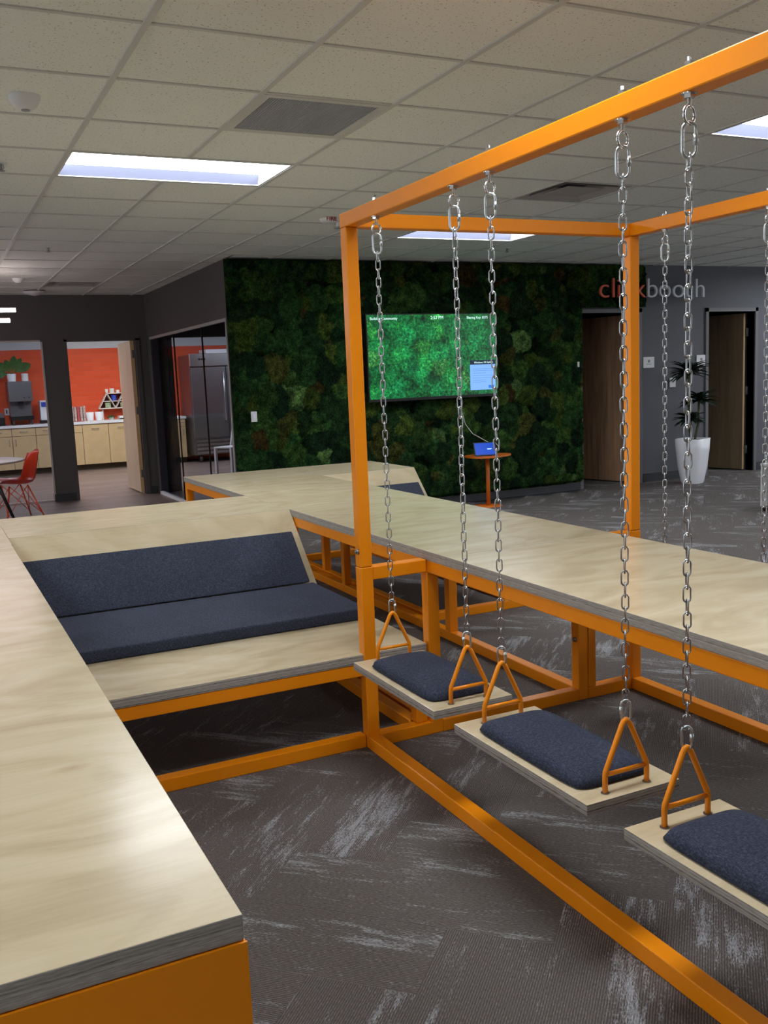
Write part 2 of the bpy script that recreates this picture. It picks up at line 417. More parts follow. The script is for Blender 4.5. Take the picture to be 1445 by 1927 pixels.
# ------------------------------------------------------------------ floor
X0, X1, Y0, Y1 = -6.0, 12.6, -4.0, YB
def herringbone():
    W = .272; L = 3 * W; u0, v0 = -1.181, 2.44
    r2 = sqrt(2); mb = MB(); uvs = []
    z = 0.0
    rnd = random.Random(3)
    def inside(x, y):
        if not (X0 < x < X1 and Y0 < y < YW + 2.2): return False
        if x < XG and y > 8.6: return False
        if x > XG and y > YW + .05 and x < 6.7: return False
        return True
    def put(ua, ub, va, vb, along):
        cu, cv = (ua + ub) / 2, (va + vb) / 2
        if not inside((cu + cv) / r2, (cv - cu) / r2): return
        q = []
        for (u, v) in ((ua, va), (ub, va), (ub, vb), (ua, vb)): q.append(((u + v) / r2, (v - u) / r2, z))
        mb.add(q, [(0, 1, 2, 3)], 0)
        ox, oy = rnd.uniform(0, 60), rnd.uniform(0, 60)
        if along == 'u': uvs.append([(ox, oy), (ox + L, oy), (ox + L, oy + W), (ox, oy + W)])
        else: uvs.append([(ox, oy), (ox, oy + W), (ox + L, oy + W), (ox + L, oy)])
    for i in range(-90, 90):
        for j in range(-30, 30):
            a = u0 + (i + 3 * j) * W; b_ = v0 + (i - 3 * j) * W
            put(a, a + L, b_ - W, b_, 'u')
            put(a + 2 * W, a + 3 * W, b_ - 4 * W, b_ - W, 'v')
    o = struct('floor', mb, 'carpet', recalc=False)
    me = o.data; uvl = me.uv_layers.new(name='plank')
    for pi_, pl in enumerate(me.polygons):
        for k, li in enumerate(pl.loop_indices): uvl.data[li].uv = uvs[pi_][k]
    return o
herringbone()
mb = MB(); mb.box(X0, X1 + 1, Y0, YB + .3, -.08, -.004); struct('floor', mb, 'baseboard')
mb = MB(); mb.box(-5, XG + .02, 8.60, YB + .15, -.003, .002); mb.box(-5, 8.2, YB + .15, 18.1, -.003, .002)
mb.box(XG + .02, 6.7, YW + .12, YB + .15, -.003, .002)
struct('floor', mb, 'woodfloor')

# ------------------------------------------------------------------ ceiling: tiles, grid bars
GX, GY, P = 0.785, 3.26, 0.6
def gx(i): return GX + P * i
def gy(j): return GY + P * j
holes = {}   # cells (i,j) left out of the tile sheet
def cut(i, j): holes[(i, j)] = True
TROF = [(0, 3), (5, 6), (5, 0), (0, -3), (-5, 0), (10, 3), (5, -6), (-5, -6), (-5, 6), (10, -3), (15, 7), (15, 2)]  # last two are unseen panels added to brighten the right side
for (i, j) in TROF: cut(i, j); cut(i + 1, j)
cut(1, 1)            # return grille
cut(5, 3); cut(1, 13)  # supply diffusers
mb = MB()
i0, i1, j0, j1 = -11, 20, -12, 16
def cell_ok(i, j):
    if gy(j) > YW - .01 and gx(i) > XG - .02: return False
    return gy(j) < YB
for i in range(i0, i1):
    for j in range(j0, j1):
        if (i, j) in holes or not cell_ok(i, j): continue
        xa, xb, ya, yb = gx(i), gx(i + 1), gy(j), min(gy(j + 1), YB if gx(i) < XG - .02 else YW + .05)
        if xb > XG and gx(i) < XG and yb > YW:
            if ya < YW: mb.add([(XG, ya, ZC), (xb, ya, ZC), (xb, YW + .02, ZC), (XG, YW + .02, ZC)], [(0, 3, 2, 1)], 0)
            xb = XG + .02
        mb.add([(xa, ya, ZC), (xb, ya, ZC), (xb, yb, ZC), (xa, yb, ZC)], [(0, 3, 2, 1)], 0)
    # row strips that meet the moss wall
hb = .012
TRC = {(i + 1, j) for (i, j) in TROF}
for i in range(i0, i1 + 1):
    x = gx(i); ye = YB if x < XG else YW
    cuts = sorted(gy(j) for (a, j) in TRC if a == i); ya = gy(j0)
    for c in cuts + [None]:
        yb = ye if c is None else min(c, ye)
        if yb > ya: mb.box(x - hb, x + hb, ya, yb, ZC - .007, ZC + .002, 1)
        if c is not None: ya = c + P
for j in range(j0, j1 + 1):
    y = gy(j)
    if y > YB: continue
    xe = gx(i1) if y < YW else XG
    mb.box(gx(i0), xe, y - hb * .8, y + hb * .8, ZC - .005, ZC + .002, 1)
struct('ceiling', mb, ['ceiltile', 'tbar'], recalc=False)
mb = MB(); mb.box(X0 - 1, X1 + 1, Y0 - .5, YW + .1, ZC + .22, ZC + .3); mb.box(X0 - 1, XG, YW, YB + .2, ZC + .22, ZC + .3)
struct('ceiling', mb, 'dark_void')
# ceilings of the rooms behind
mb = MB(); mb.box(-5, 8.2, YB + .15, 18.1, ZC, ZC + .05); mb.box(XG + .12, 6.7, YW + .12, YB, ZC, ZC + .05); struct('ceiling', mb, 'ceiltile')

# ------------------------------------------------------------------ walls
# wall_back: wall with window opening and door opening towards the kitchen
TH = .12; ZH = 2.03
mb = MB()
mb.box(-5, 8.2, YB, YB + TH, ZH, ZC + .05)                    # header
mb.box(1.44, 1.70, YB, YB + TH, 0, ZH)                        # pier between window and door
mb.box(2.62, 3.00, YB, YB + TH, 0, ZH)                        # pier at the corner
mb.box(5.6, 8.2, YB, YB + TH, 0, ZH)
mb.box(-5, -2.2, YB, YB + TH, 0, ZH)
struct('wall_back', mb, 'wall_paint')
mb = MB(); mb.box(1.43, 1.71, YB - .012, YB + TH + .01, 0, .10); mb.box(2.63, 3.01, YB - .012, YB + TH + .01, 0, .10); struct('baseboard_back', mb, 'baseboard')
mb = MB()                                                     # window frame lines
mb.box(-2.2, 1.44, YB - .01, YB + .03, ZH - .02, ZH); mb.box(1.425, 1.445, YB - .01, YB + .03, 0, ZH); mb.box(-2.2, 1.44, YB - .01, YB + .03, 0.002, .03)
win1 = struct('window_1', mb, 'frame_light')
g = MB(); g.box(-2.2, 1.425, YB + .05, YB + .056, .03, ZH - .02); g.obj('window_pane', 'glass', win1)
# door opening frame to kitchen
mb = MB(); mb.box(1.70, 1.735, YB - .015, YB + TH + .01, 0, ZH); mb.box(2.585, 2.64, YB - .015, YB + TH + .01, 0, ZH); mb.box(1.70, 2.64, YB - .015, YB + TH + .01, ZH - .025, ZH + .03)
d1 = struct('door_1', mb, 'wall_paint')
mb = MB(); mb.box(2.53, 2.575, YB + .06, YB + .92, .02, ZH - .03, 0); mb.box(2.529, 2.576, YB + .054, YB + .062, .02, ZH - .03, 1)
sl = mb.obj('door_slab', ['door_pale', 'door_edge'], d1)
for z in (.22, 1.05, 1.78):
    mb = MB(); mb.box(2.545, 2.60, YB + .035, YB + .056, z, z + .10); mb.obj('hinge', 'frame_grey', d1)
mb = MB(); mb.cyl((2.50, YB + .86, 0.97), .008, .02); mb.tube([(2.53, YB + .86, .98), (2.47, YB + .86, .98), (2.47, YB + .76, .98)], .009); mb.obj('door_handle', 'steel_dark', sl)
# side wall over the glass
mb = MB(); mb.box(XG, XG + .12, YW + .05, YB, ZH, ZC + .05); mb.box(XG, XG + .12, YW - .02, YW + .10, 0, ZH); mb.box(XG, XG + .10, 12.42, YB, 0, ZH)
struct('wall_side', mb, 'wall_paint')
mb = MB()
mb.box(XG - .008, XG + .03, YW + .10, 12.42, ZH - .03, ZH); mb.box(XG - .008, XG + .03, YW + .08, YW + .11, 0, ZH)
struct('trim_1', mb, 'frame_light')
mb = MB(); mb.box(XG - .012, XG + .035, YW + .10, 12.42, 0, .040); struct('trim_2', mb, 'white_gloss')
gw = thing('glass_partition', (XG, 10.7, 0), 'clear frameless glass partition between the wood floor and the room with the fridge', 'glass wall')
for (a, b) in ((YW + .11, 9.985), (9.995, 11.215), (11.225, 12.42)):
    mb = MB(); mb.box(XG + .01, XG + .018, a, b, .035, ZH - .03); mb.obj('glass_pane', 'glass', gw)
for y in (9.99, 11.22):
    mb = MB(); mb.box(XG + .006, XG + .022, y - .006, y + .006, .035, ZH - .03); mb.obj('seal_strip', 'black_plastic', gw)
mb = MB(); mb.box(3.00, 3.06, YB - .01, YB + TH + .01, 0, ZH); struct('trim_3', mb, 'baseboard')

# wall plane of the moss wall: two door openings
D = [(6.905, 7.745), (8.845, 9.635)]       # clear openings
mb = MB()
mb.box(XG + .02, X1, YW, YW + TH, 2.03, ZC + .05)
mb.box(XG + .12, D[0][0], YW, YW + TH, 0, 2.03); mb.box(D[0][1], D[1][0], YW, YW + TH, 0, 2.03); mb.box(D[1][1], X1, YW, YW + TH, 0, 2.03)
struct('wall_far', mb, 'wall_paint_lit')
mb = MB(); mb.box(D[0][1] + .06, D[1][0] - .06, YW - .012, YW, 0, .105); mb.box(D[1][1] + .06, X1, YW - .012, YW, 0, .105); mb.box(XG, D[0][0] - .05, YW - .03, YW, 0, .09)
struct('baseboard_far', mb, 'baseboard')
# dark rooms behind the doors
mb = MB()
for (a, b) in ((6.7, 8.55), (8.65, 10.9)):
    mb.box(a, a + .04, YW + TH, YW + 2.6, 0, ZC); mb.box(b, b + .04, YW + TH, YW + 2.6, 0, ZC)
    mb.box(a, b, YW + 2.6, YW + 2.64, 0, ZC); mb.box(a, b, YW + TH, YW + 2.6, ZC - .06, ZC)
struct('wall_rooms', mb, 'wall_paint')
mb = MB(); mb.box(XG + .12, 6.7, YW + TH, YW + TH + .01, 0, ZC); mb.box(6.68, 6.72, YW + TH, YB + 2, 0, ZC); struct('wall_inner', mb, 'wall_paint')
def doorset(n, a, b, wood, deg, hname):
    mb = MB()
    fo = .045
    mb.box(a - fo, a, YW - .02, YW + TH + .02, 0, 2.03 + fo); mb.box(b, b + fo, YW - .02, YW + TH + .02, 0, 2.03 + fo); mb.box(a - fo, b + fo, YW - .02, YW + TH + .02, 2.03, 2.03 + fo)
    d = struct('door_%d' % n, mb, 'frame_grey')
    # slab swung into the room, hinged on the right jamb
    hx, hy = b - .085, YW + .10
    def rot(vs_):
        t = radians(deg); return [Vector((hx + (v.x - hx) * cos(t) - (v.y - hy) * sin(t), hy + (v.x - hx) * sin(t) + (v.y - hy) * cos(t), v.z)) for v in vs_]
    mb = MB(); Wd = b - a - .03
    mb.box(hx - Wd, hx, hy, hy + .042, .015, 2.01, 0); mb.box(hx - .001, hx + .003, hy, hy + .042, .015, 2.01, 1)
    mb.v = rot(mb.v); s = mb.obj('door_slab', [wood, 'door_edge'], d)
    for z in (.22, .98, 1.72):
        mb = MB(); mb.box(hx + .034, b + .002, hy - .012, hy - .006, z, z + .105); mb.tube([(hx + .062, hy - .012, z), (hx + .062, hy - .012, z + .105)], .009, 8); mb.v = mb.v; mb.obj('hinge', 'steel', d)
    return d
doorset(2, *D[0], 'walnut', -76, '')
doorset(3, *D[1], 'walnut_dark', -78, '')

mb = MB(); mb.box(X0, X1, Y0 - .1, Y0, 0, ZC + .05); struct('wall_blocker', mb, 'blocker_grey')  # unseen wall added behind the camera to hold back world light
# kitchen shell
YK = 17.72
mb = MB(); mb.box(-5, 8.2, YK, YK + .1, 0, 2.12, 0); struct('wall_kitchen', mb, 'tilewall')
mb = MB(); mb.box(-5, 8.2, YK - .005, YK + .1, 2.12, ZC + .02); mb.box(8.1, 8.2, YB, YK, 0, ZC); mb.box(-5.1, -5, YB, YK, 0, ZC); struct('wall_kitchen_upper', mb, 'kitchen_paint')

# ------------------------------------------------------------------ moss panel
def moss():
    x0, x1, z0, z1 = XG - .02, D[0][0] - .045, .085, ZC - .01
    x2 = D[0][1] + .04; zt = 2.03 + .05
    st = .0135; rnd = random.Random(11)
    pal = [((.010, .030, .009), 9), ((.014, .045, .012), 9), ((.006, .020, .008), 7), ((.022, .055, .012), 6), ((.035, .060, .010), 4), ((.042, .048, .010), 2.0), ((.042, .030, .008), .8), ((.06, .12, .035), .7), ((.16, .21, .09), .25)]
    tot = sum(p[1] for p in pal); cl = []
    grid = {}
    for k in range(1500):
        r = rnd.uniform(.055, .17); cx, cz = rnd.uniform(x0 - .1, x2 + .1), rnd.uniform(z0 - .1, z1 + .1)
        t = rnd.uniform(0, tot); c = pal[0][0]
        for p in pal:
            t -= p[1]
            if t <= 0: c = p[0]; break
        if sum(c) > .4: r = min(r, .075)
        k2 = rnd.uniform(.95, 1.7); cl.append((cx, cz, r, tuple(q * k2 for q in c), rnd.uniform(.0, .03)))
        gi = (int(cx // .2), int(cz // .2)); grid.setdefault(gi, []).append(cl[-1])
    nx = int((x2 - x0) / st); nz = int((z1 - z0) / st)
    verts = []; cols = []; idx = {}
    for j in range(nz + 1):
        z = z0 + (z1 - z0) * j / nz
        for i in range(nx + 1):
            x = x0 + (x2 - x0) * i / nx
            if x > x1 and z < zt - .001: continue
            wx = x + .035 * noise.noise(Vector((x * 9, z * 9, 3))) + .012 * noise.noise(Vector((x * 40, z * 40, 4))); wz = z + .035 * noise.noise(Vector((x * 9, z * 9, 13))) + .012 * noise.noise(Vector((x * 40, z * 40, 14)))
            h = .0; c = (.006, .018, .007); gi, gj = int(wx // .2), int(wz // .2)
            for a in (-1, 0, 1):
                for b in (-1, 0, 1):
                    for (cx, cz, r, cc, hh) in grid.get((gi + a, gj + b), ()):
                        d2 = ((wx - cx) ** 2 + (wz - cz) ** 2) / (r * r)
                        if d2 < 1:
                            q = hh + r * .55 * sqrt(1 - d2)
                            if q > h: h = q; c = cc
            h = min(h, .088); h += .016 * noise.noise(Vector((x * 38, z * 38, 1))) + .010 * noise.noise(Vector((x * 90, z * 90, 5)))
            edge = min(x - x0, z1 - z + .03, z - z0 + .01, 9)
            h *= max(0.25, min(1, edge / .05))
            idx[(i, j)] = len(verts)
            verts.append((x + .006 * noise.noise(Vector((x * 60, z * 60, 9))), YW - .01 - max(h, 0), z + .006 * noise.noise(Vector((x * 60, z * 60, 19)))))
            cols.append(c)
    mb = MB(); fs = []
    for j in range(nz):
        for i in range(nx):
            q = [idx.get(k) for k in ((i, j), (i + 1, j), (i + 1, j + 1), (i, j + 1))]
            if None not in q: fs.append(tuple(q))
    mb.add(verts, fs, 0, True)
    # closed rim so that the panel has thickness at its free sides
    L = [idx[(0, j)] for j in range(nz + 1)]; o = len(mb.v)
    mb.v += [Vector((x0, YW, verts[k][2])) for k in L]
    for a in range(nz): mb.f.append([L[a], L[a + 1], o + a + 1, o + a]); mb.m.append(0); mb.sm.append(True)
    cols += [(.008, .02, .008)] * len(L)
    ob = mb.obj('moss_panel', 'moss', recalc=False)
    ca = ob.data.color_attributes.new(name='clump', type='FLOAT_COLOR', domain='POINT')
    for k, c in enumerate(cols): ca.data[k].color = (*c, 1)
    return ob
tag(moss(), 'wall covering of dark green preserved moss clumps around the television', 'moss wall')

# ------------------------------------------------------------------ ceiling fittings
def troffer(i, j, label, wt=1.0):
    x0_, x1_, y0_, y1_ = gx(i) + .012, gx(i + 2) - .012, gy(j) + .012, gy(j + 1) - .012
    t = thing('ceiling_light', ((x0_ + x1_) / 2, (y0_ + y1_) / 2, ZC), label, 'ceiling light', 'recessed ceiling lights')
    d = .055
    mb = MB(); e = .012
    for (a, b, c, d_) in ((x0_, x1_, y0_, y0_ + e), (x0_, x1_, y1_ - e, y1_), (x0_, x0_ + e, y0_ + e, y1_ - e), (x1_ - e, x1_, y0_ + e, y1_ - e)):
        mb.box(a, b, c, d_, ZC - .004, ZC + d)
    mb.obj('housing', 'white_metal', t)
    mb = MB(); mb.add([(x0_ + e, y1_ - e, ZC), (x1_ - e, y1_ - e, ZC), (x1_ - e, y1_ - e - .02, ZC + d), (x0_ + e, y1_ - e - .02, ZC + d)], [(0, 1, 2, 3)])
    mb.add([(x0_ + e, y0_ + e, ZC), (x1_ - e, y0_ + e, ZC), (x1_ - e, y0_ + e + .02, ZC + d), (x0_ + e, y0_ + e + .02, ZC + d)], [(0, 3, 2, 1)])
    mb.obj('reflector', 'lamp_side_shade', t, recalc=False)
    mb = MB(); mb.box(x0_ + e, x1_ - e, y0_ + e, y1_ - e, ZC + d, ZC + d + .006); mb.obj('diffuser', 'lamp_white', t)
LL = ['bright recessed ceiling light nearest above the long bench, left of the air grille', 'lit ceiling light panel partly hidden behind the orange cross beam', 'lit ceiling light panel cut by the right edge of the picture', 'recessed ceiling light straight above the viewer, out of frame', 'recessed ceiling light over the far left platform, out of frame', 'recessed ceiling light beyond the right edge, before the doors', 'recessed ceiling light behind the viewer on the right, out of frame', 'recessed ceiling light behind the viewer on the left, out of frame', 'recessed ceiling light over the red chair area, out of frame', 'recessed ceiling light far to the right of the swings, out of frame', 'unseen ceiling light added to brighten the far right door, out of frame', 'unseen ceiling light added to brighten the far right end, out of frame']
for k, (i, j) in enumerate(TROF):
    troffer(i, j, LL[k])
# kitchen lights
for (x, y, q) in ((-1.5, 15.2, 'far left part'), (1.2, 14.6, 'window part'), (3.0, 15.6, 'doorway part'), (5.8, 15.0, 'fridge end')):
    t = thing('kitchen_ceiling_light', (x, y, ZC), 'light panel in the ceiling over the ' + q + ' of the kitchen, out of sight', 'ceiling light', 'kitchen ceiling lights')
    mb = MB(); mb.box(x - .6, x + .6, y - .3, y + .3, ZC - .012, ZC - .004); mb.obj('diffuser', 'lamp_white', t)
    mb = MB(); mb.box(x - .62, x + .62, y - .32, y + .32, ZC - .004, ZC); mb.obj('housing', 'white_metal', t)

# egg-crate return grille
x0_, x1_, y0_, y1_ = gx(1) + .012, gx(2) - .012, gy(1) + .012, gy(2) - .012
t = thing('return_grille', ((x0_ + x1_) / 2, (y0_ + y1_) / 2, ZC), 'square dark grey egg-crate air return grille in the ceiling', 'air vent')
mb = MB(); e = .035
mb.box(x0_, x1_, y0_, y0_ + e, ZC - .006, ZC + .01); mb.box(x0_, x1_, y1_ - e, y1_, ZC - .006, ZC + .01); mb.box(x0_, x0_ + e, y0_ + e, y1_ - e, ZC - .006, ZC + .01); mb.box(x1_ - e, x1_, y0_ + e, y1_ - e, ZC - .006, ZC + .01)
mb.obj('frame', 'tbar', t)
mb = MB(); n = 40
for k in range(1, n):
    x = x0_ + e + (x1_ - x0_ - 2 * e) * k / n; mb.box(x - .0012, x + .0012, y0_ + e, y1_ - e, ZC - .003, ZC + .003)
    y = y0_ + e + (y1_ - y0_ - 2 * e) * k / n; mb.box(x0_ + e, x1_ - e, y - .0012, y + .0012, ZC - .003, ZC + .003)
mb.obj('egg_crate', 'grille_grey', t)
mb = MB(); mb.box(x0_ + e, x1_ - e, y0_ + e, y1_ - e, ZC + .004, ZC + .008); mb.obj('backing', 'dark_grille', t)

def supply(i, j, label):
    x0_, x1_, y0_, y1_ = gx(i) + .012, gx(i + 1) - .012, gy(j) + .012, gy(j + 1) - .012
    cx, cy = (x0_ + x1_) / 2, (y0_ + y1_) / 2
    t = thing('supply_diffuser', (cx, cy, ZC), label, 'air vent', 'square supply air diffusers')
    H = (x1_ - x0_) / 2
    def ringf(mb, ra, za, rb, zb):
        va = [(cx + sx * ra, cy + sy * ra, za) for sx, sy in ((-1, -1), (1, -1), (1, 1), (-1, 1))]; vb = [(cx + sx * rb, cy + sy * rb, zb) for sx, sy in ((-1, -1), (1, -1), (1, 1), (-1, 1))]
        mb.add(va + vb, [(k, (k + 1) % 4, 4 + (k + 1) % 4, 4 + k) for k in range(4)])
    mb = MB(); ringf(mb, H, ZC, H * .93, ZC); ringf(mb, H * .93, ZC, H * .70, ZC + .06); mb.obj('outer_cone', 'frame_light', t, recalc=False)
    mb = MB(); ringf(mb, H * .76, ZC + .0, H * .56, ZC + .06); mb.obj('middle_cone', 'frame_light', t, recalc=False)
    mb = MB(); mb.box(cx - H * .5, cx + H * .5, cy - H * .5, cy + H * .5, ZC + .002, ZC + .006); mb.obj('centre_plate', 'frame_light', t)
    mb = MB(); mb.box(x0_, x1_, y0_, y1_, ZC + .065, ZC + .07); mb.obj('backing', 'vent_inside', t)
supply(5, 3, 'square ceiling air diffuser above the swing frame, in front of the hidden light')
supply(1, 13, 'square ceiling air diffuser near the left back wall')

def smoke(x, y, r, h, label, dark=False):
    t = thing('smoke_detector', (x, y, ZC), label, 'smoke detector')
    mb = MB(); mb.lathe([(r, 0), (r, -h * .25), (r * .75, -h * .7), (r * .45, -h * .95), (.001, -h)][::-1], (x, y, ZC)); mb.obj('body', 'white_plastic', t)
    mb = MB(); mb.cyl((x, y, ZC - h - .001), r * .28, .004, mi=0); mb.obj('sensor', 'dark_grille', t)
smoke(.50, 4.20, .062, .055, 'white round smoke detector with a dark centre at the upper left of the ceiling')
smoke(1.057, 10.78, .06, .05, 'small white smoke detector on the far left of the ceiling')
t = thing('ceiling_speaker', (1.347, 12.07, ZC), 'white shallow dome under a dark ring near the left back wall', 'ceiling fixture')
mb = MB(); mb.lathe([(.001, -.06), (.09, -.045), (.13, -.02), (.14, -.012)], (1.347, 12.07, ZC)); mb.obj('dome', 'white_plastic', t)
mb = MB(); mb.cyl((1.347, 12.07, ZC - .012), .12, .012); mb.obj('ring', 'black_plastic', t)
def sprinkler(x, y, label):
    t = thing('sprinkler_head', (x, y, ZC), label, 'sprinkler', 'ceiling sprinkler heads')
    mb = MB(); mb.cyl((x, y, ZC - .008), .03, .008); mb.obj('escutcheon', 'white_metal', t)
    mb = MB(); mb.cyl((x, y, ZC - .04), .006, .035); mb.cyl((x, y, ZC - .043), .018, .003); mb.tube([(x - .009, y, ZC - .012), (x - .012, y, ZC - .028), (x, y, ZC - .04)], .002); mb.tube([(x + .009, y, ZC - .012), (x + .012, y, ZC - .028), (x, y, ZC - .04)], .002)
    mb.obj('nozzle', 'steel', t)
sprinkler(.50, 5.41, 'sprinkler head at the left edge of the ceiling, beside the bright light panel')
sprinkler(1.08, 8.41, 'sprinkler head on the far left ceiling above the back shelf')
sprinkler(5.21, 7.87, 'sprinkler head beyond the light panel in the middle of the ceiling')
# fire strobe
t = thing('fire_alarm_strobe', (2.88, 6.68, ZC), 'white ceiling fire alarm strobe lettered FIRE beside the orange post', 'fire alarm')
mb = MB(); mb.lathe([(.001, -.035), (.06, -.033), (.085, -.02), (.09, 0)], (2.88, 6.68, ZC)); mb.obj('body', 'white_plastic', t)
mb = MB(); mb.cyl((2.91, 6.62, ZC - .075), .018, .04); mb.obj('strobe_lens', 'white_gloss', t)
mb = MB(); mb.lathe([(.001, -.080), (.034, -.076), (.038, -.068)], (2.91, 6.62, ZC)); mb.obj('lens_guard', 'dark_grille', t)

def text_obj(name, body, size, mat_, parent, loc, rotz=0.0, ext=.002, align='LEFT', sx=1.0, rx=pi / 2, offset=0.0):
    cu = bpy.data.curves.new(name, 'FONT'); cu.body = body; cu.size = size; cu.extrude = ext; cu.align_x = align; cu.offset = offset
    tmp = bpy.data.objects.new('tmp', cu); COL.objects.link(tmp)
    dg = bpy.context.evaluated_depsgraph_get(); dg.update()
    me = bpy.data.meshes.new_from_object(tmp.evaluated_get(dg)); bpy.data.objects.remove(tmp)
    me.materials.clear(); me.materials.append(MATS[mat_])
    me.transform(Matrix.Rotation(rotz, 4, 'Z') @ Matrix.Rotation(rx, 4, 'X') @ Matrix.Diagonal((sx, 1, 1, 1)))
    o = bpy.data.objects.new(name, me); COL.objects.link(o)
    off = Vector((0, 0, 0)); p = parent
    while p is not None: off += p.location; p = p.parent
    o.parent = parent; o.location = Vector(loc) - off
    return o
text_obj('lettering', 'FIRE', .045, 'fire_red', t, (2.80, 6.585, ZC - .028), ext=.003)

# linear pendant lights on the left
t = thing('linear_pendant_light', (-.3, 10.0, ZC), 'pair of glowing slim tube lights hanging at the left edge', 'pendant light')
mb = MB(); mb.tube([(-2.2, 10.0, 2.195), (.93, 10.0, 2.195)], .020); mb.obj('light_tube', 'tube_light', t)
mb = MB(); mb.tube([(-2.2, 10.0, 2.096), (.87, 10.0, 2.096)], .020); mb.obj('light_tube', 'tube_light', t)
for (x, y, z) in ((-.9, 10.0, 2.215), (-1.9, 10.0, 2.215)):
    mb = MB(); mb.tube([(x, y, z), (x, y, ZC)], .002, 6); mb.obj('cable', 'steel_dark', t)

# ------------------------------------------------------------------ plywood and steel platform furniture
T = .05; PLY = .036; ZT = .74
def board(x0_, x1_, y0_, y1_, z1_, parent, name='tabletop', th=PLY):
    mb = MB(); mb.box(x0_, x1_, y0_, y1_, z1_ - th, z1_, 0, 1, bev=.0015); return mb.obj(name, ['ply', 'ply_edge'], parent)
def bar(name, parent, x0_, x1_, y0_, y1_, z0_, z1_, bev=.0035):
    mb = MB(); mb.box(x0_, x1_, y0_, y1_, z0_, z1_, bev=bev); return mb.obj(name, 'orange_paint', parent)
ZF = ZT - PLY    # top of the steel frames

# long platform
PX0, PX1 = 1.695, 2.462
t = thing('platform_table', ((PX0 + PX1) / 2, 4.0, 0), 'long birch plywood platform on an orange steel frame running through the swing frame', 'platform table')
for (a, b) in ((.62, 3.010), (3.012, 5.452), (5.454, 6.895)): board(PX0 - .004, 2.485, a, b, ZT, t)
g_ = .0005
for (x, e) in ((PX0, 1), (PX1 - T, -1)):
    bar('top_rail', t, x, x + T, .64, 6.885, ZF - T, ZF - g_)
    bar('floor_rail', t, x, x + T, 3.218, 6.885, 0, T)
for y in (.64, 3.168, 6.835):
    bar('leg', t, PX0, PX0 + T, y, y + T, T if y > 3.2 else 0.0, ZF - T); bar('leg', t, PX1 - T, PX1, y, y + T, T if y > 3.2 else 0.0, ZF - T)
for y in (4.27, 5.66): bar('leg', t, PX1 - T, PX1, y, y + T, T, ZF - T)
bar('leg', t, PX0, PX0 + T, 5.40, 5.45, T, ZF - T)
for y in (.64, 3.168, 6.835):
    bar('cross_rail', t, PX0 + T, PX1 - T, y, y + T, ZF - T, ZF - g_); bar('cross_rail', t, PX0 + T, PX1 - T, y, y + T, 0, T)
for y in (4.27, 5.66): bar('cross_rail', t, PX0 + T, PX1 - T, y, y + T, ZF - T, ZF - g_)
def bolt(parent, x, y, z, axis='y', s=1):
    mb = MB()
    if axis == 'y': mb.tube([(x, y, z), (x, y - .006 * s, z)], .011, 12); mb.tube([(x, y - .006 * s, z), (x, y - .012 * s, z)], .006, 6)
    else: mb.tube([(x, y, z), (x - .006 * s, y, z)], .011, 12); mb.tube([(x - .006 * s, y, z), (x - .012 * s, y, z)], .006, 6)
    return mb.obj('bolt', 'steel', parent)
bolt(t, PX1 - T, 3.19, .265, 'x')

# near platform in the left foreground
t = thing('platform_table', (-.08, 3.2, 0), 'birch plywood platform filling the left foreground on an orange steel frame', 'platform table')
board(-.46, .305, 1.10, 4.455, ZT, t)
board(-.46, .308, 4.457, 5.412, ZT, t)
for x in (-.455, .258):
    bar('top_rail', t, x, x + T, 1.102, 5.40, ZF - T, ZF - g_); bar('floor_rail', t, x, x + T, 1.155, 5.40, 0, T)
    for y in (1.102, 3.26, 5.35): bar('leg', t, x, x + T, y, y + T, 0 if y < 1.2 else T, ZF - T)
bar('cross_rail', t, -.405, .258, 1.102, 1.152, ZF - T, ZF - g_); bar('cross_rail', t, -.405, .258, 1.102, 1.152, 0, T)
bar('end_panel', t, -.456, .3085, 1.0965, 1.1010, 0, ZF - .0008, bev=.001)

